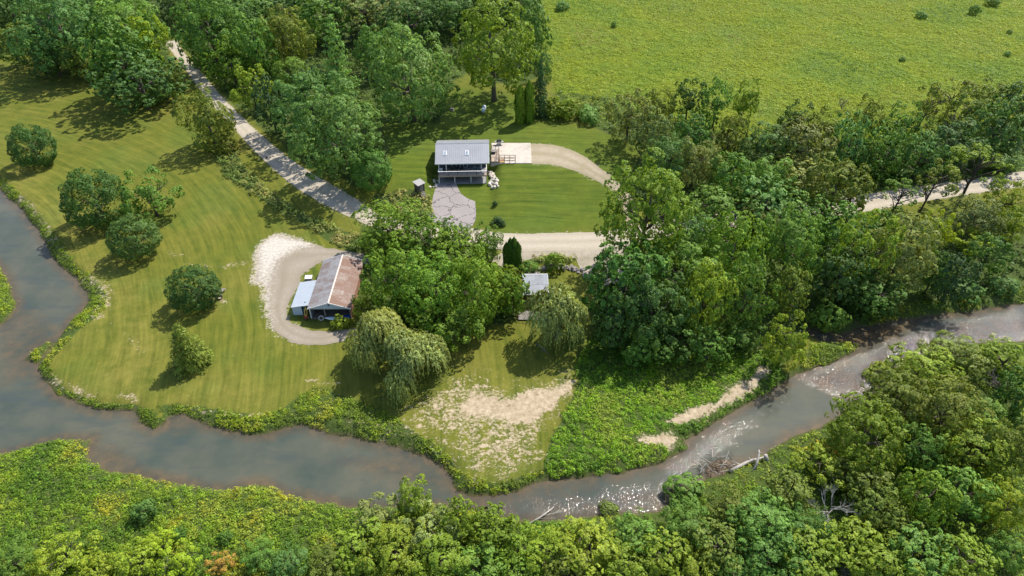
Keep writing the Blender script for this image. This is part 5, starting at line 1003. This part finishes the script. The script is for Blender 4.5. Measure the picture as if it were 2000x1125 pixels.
MB().box(-.35, .3, -s_ - .075, -s_ - .042, .05, 1.75).build('door', GREYW, o)
p = gp(827, 383); o = thing('wood_planter', 'small mossy stepped planter beside the tiny shed', 'planter', p, R(15))
for k in range(4): MB().box(-.38, .38, -.9 + k * .45, -.55 + k * .45, .0, .28 + .1 * k).build('step', GREYW, o, bevel=.02)
for s in (-1, 1): MB().box(s * .42 - .035, s * .42 + .035, -.95, .9, 0, .42).build('side_board', GREYW, o)
p = gp(945, 218); o = thing('propane_tank', 'pale blue-white propane tank lying in the back lawn shade', 'tank', p, R(84)); TK = pm('tank_paint', (.62, .70, .76), .45, .12, 3, .05)
mt_ = MB(); prof = [(.02, -1.35), (.25, -1.3), (.42, -1.15), (.48, -.95), (.48, .95), (.42, 1.15), (.25, 1.3), (.02, 1.35)]; mt_.lathe(prof, 16); tk = mt_.build('tank_body', TK, o, smooth=True); tk.rotation_euler = (0, R(90), 0); tk.location = (0, 0, .75)
MB().lathe([(.18, 0), (.18, .14), (.12, .2)], 10, (0, 0, 1.2)).build('dome_cover', TK, o)
for x in (-.8, .8): MB().box(x - .06, x + .06, -.3, .3, -.1, .36).build('foot', CONCD, o)
p = gp(883, 215); o = thing('tree_stump', 'grey tree stump in the shaded back lawn', 'stump', p); MB().lathe([(.62, -.1), (.5, .1), (.44, .45), (.40, .46)], 14).build('stump', GREYW, o); MB().lathe([(.36, .462), (.34, .475)], 14).build('cut_face', DECKW, o)
p = gp(429, 573); o = thing('picnic_table', 'weathered picnic table right of the dark lawn tree', 'table', p, R(-6))
for k in range(5): MB().box(-.9, .9, -.40 + k * .16, -.26 + k * .16, .72, .76).build('top_board', GREYW, o)
for s in (-1, 1):
    for k in range(2): MB().box(-.9, .9, s * .72 - .15 + k * .155, s * .72 - .01 + k * .155, .42, .46).build('bench_board', GREYW, o)
    MB().box(s * .62 - .04, s * .62 + .04, -.85, .85, .36, .418).build('bench_beam', GREYW, o)
    for e in (-1, 1): MB().hexa([(s * .62 + .045, e * .6 - .05, 0), (s * .62 + .09, e * .6 - .05, 0), (s * .62 + .09, e * .6 + .05, 0), (s * .62 + .045, e * .6 + .05, 0)], [(s * .62 + .045, e * .22 - .05, .718), (s * .62 + .09, e * .22 - .05, .718), (s * .62 + .09, e * .22 + .05, .718), (s * .62 + .045, e * .22 + .05, .718)]).build('leg', GREYW, o)
p = gp(429, 583); o = thing('fire_ring', 'rusty steel fire ring below the picnic table', 'fire pit', p); fr2 = MB(); n_ = 18
for k in range(n_):
    g = 2 * math.pi * k / n_; fr2.v += [(.46 * math.cos(g), .46 * math.sin(g), 0), (.5 * math.cos(g), .5 * math.sin(g), 0), (.5 * math.cos(g), .5 * math.sin(g), .3), (.46 * math.cos(g), .46 * math.sin(g), .3)]
for k in range(n_):
    for j in range(4): fr2.f.append((k*4+j, ((k+1)%n_)*4+j, ((k+1)%n_)*4+(j+1)%4, k*4+(j+1)%4))
fr2.build('ring', STOVEP, o); MB().lathe([(.45, .01), (.3, .09), (.05, .12)], 14).build('ash', pm('ash', (.42, .36, .32), .95, .4, 6, .4), o)
p = gp(521, 309); o = thing('black_box', 'small black box on the sunny edge of the lane', 'box', (p.x, p.y, p.z + .04), R(-48)); MB().box(-.32, .32, -.13, .13, 0, .2).build('body', BLACKP, o, bevel=.03); MB().box(-.34, .34, -.14, .14, .203, .23).build('lid', BLACKP, o)  # unidentified small dark object, built as a plain lidded box
# driftwood and fallen trunks
def log(name, label, pts, r0, r1, branches=(), mat=DEADWOOD, cat='log'):
    W = [Vector((*[float(v) for v in plane_at(px, py, z)[:2]], z)) for px, py, z in pts]; o = thing(name, label, cat, W[0]); q = [w_ - W[0] for w_ in W]; n = len(q); MB().tube(q, [r0 + (r1 - r0) * i / (n - 1) for i in range(n)], 8).build('trunk', mat, o, smooth=True)
    for br in branches:
        Bp = [Vector((*[float(v) for v in plane_at(px, py, z)[:2]], z)) - W[0] for px, py, z in br]; MB().tube(Bp, [r1 * 1.0] + [r1 * .35] * (len(Bp) - 1), 6).build('branch', mat, o, smooth=True)
log('drift_log', 'pale bare log on the weedy bank above the still pool', [(840,872,-.3), (850,884,-.4), (861,899,-.8)], .16, .1)
log('bleached_log', 'bleached trunk lying along the bank beside the log jam', [(1425,921,-.5), (1446,910,-.45), (1465,900,-.4), (1480,897,-.3), (1492,893,-.2)], .3, .14, [[(1447,909,-.4), (1438,904,-.2), (1430,900,-.3)], [(1465,900,-.4), (1462,893,.1)]])
log('snag', 'forked bleached snag pointing over the water', [(1474,917,-.2), (1479,902,.4), (1483,885,.9), (1482,879,1.0)], .2, .1, [[(1480,900,.4), (1476,910,.2), (1468,921,.0)], [(1483,886,.9), (1487,884,1.1)]])
log('stump_log', 'short broken stump on the bank right of the snag', [(1499,903,-.5), (1496,893,.2), (1495,888,.5)], .32, .25)
log('fallen_branch', 'thin bare fallen tree reaching into the lower riffle', [(1030,1026,-.5), (1058,1008,-.6), (1082,990,-.7)], .14, .05, [[(1058,1008,-.6), (1072,1004,-.5), (1092,1000,-.8)], [(1050,1013,-.6), (1066,1012,-.4), (1085,1012,-.7)], [(1070,999,-.65), (1073,988,-.5)]])
log('willow_limb', 'fallen grey limb on the shaded lawn below the cabin willow', [(1048,672,.1), (1060,680,.15), (1070,690,.1)], .12, .05, [[(1060,680,.15), (1057,688,.2)]], GREYW)
JAM = pm('jam_brown', (.15, .11, .07), .95, .4, 5, .5); lj = thing('log_jam', 'brown tangled log jam of sticks and mud in the river', 'log jam', gp(1412, 925)); b0 = lj.location
me = rock_mesh(560, 'mud_mound'); me.materials.append(JAM); link('mound', me, parent=lj, loc=(-.4, .6, -.2), scale=(2.6, 1.5, .8), rot=(0, 0, .5))
for k in range(60):
    a = rr.uniform(0, 6.28); c = Vector((rr.gauss(-.3, 1.5), rr.gauss(1.0, 1.1), rr.uniform(.1, .75))); L = rr.uniform(.5, 1.7); d = Vector((math.cos(a), math.sin(a), rr.uniform(-.2, .3))) * L; MB().tube([c - d * .5, c + d * .1 + Vector((0, 0, .06)), c + d * .5], [.05, .045, .02], 5).build('stick', JAM if k % 3 else DEADWOOD, lj)
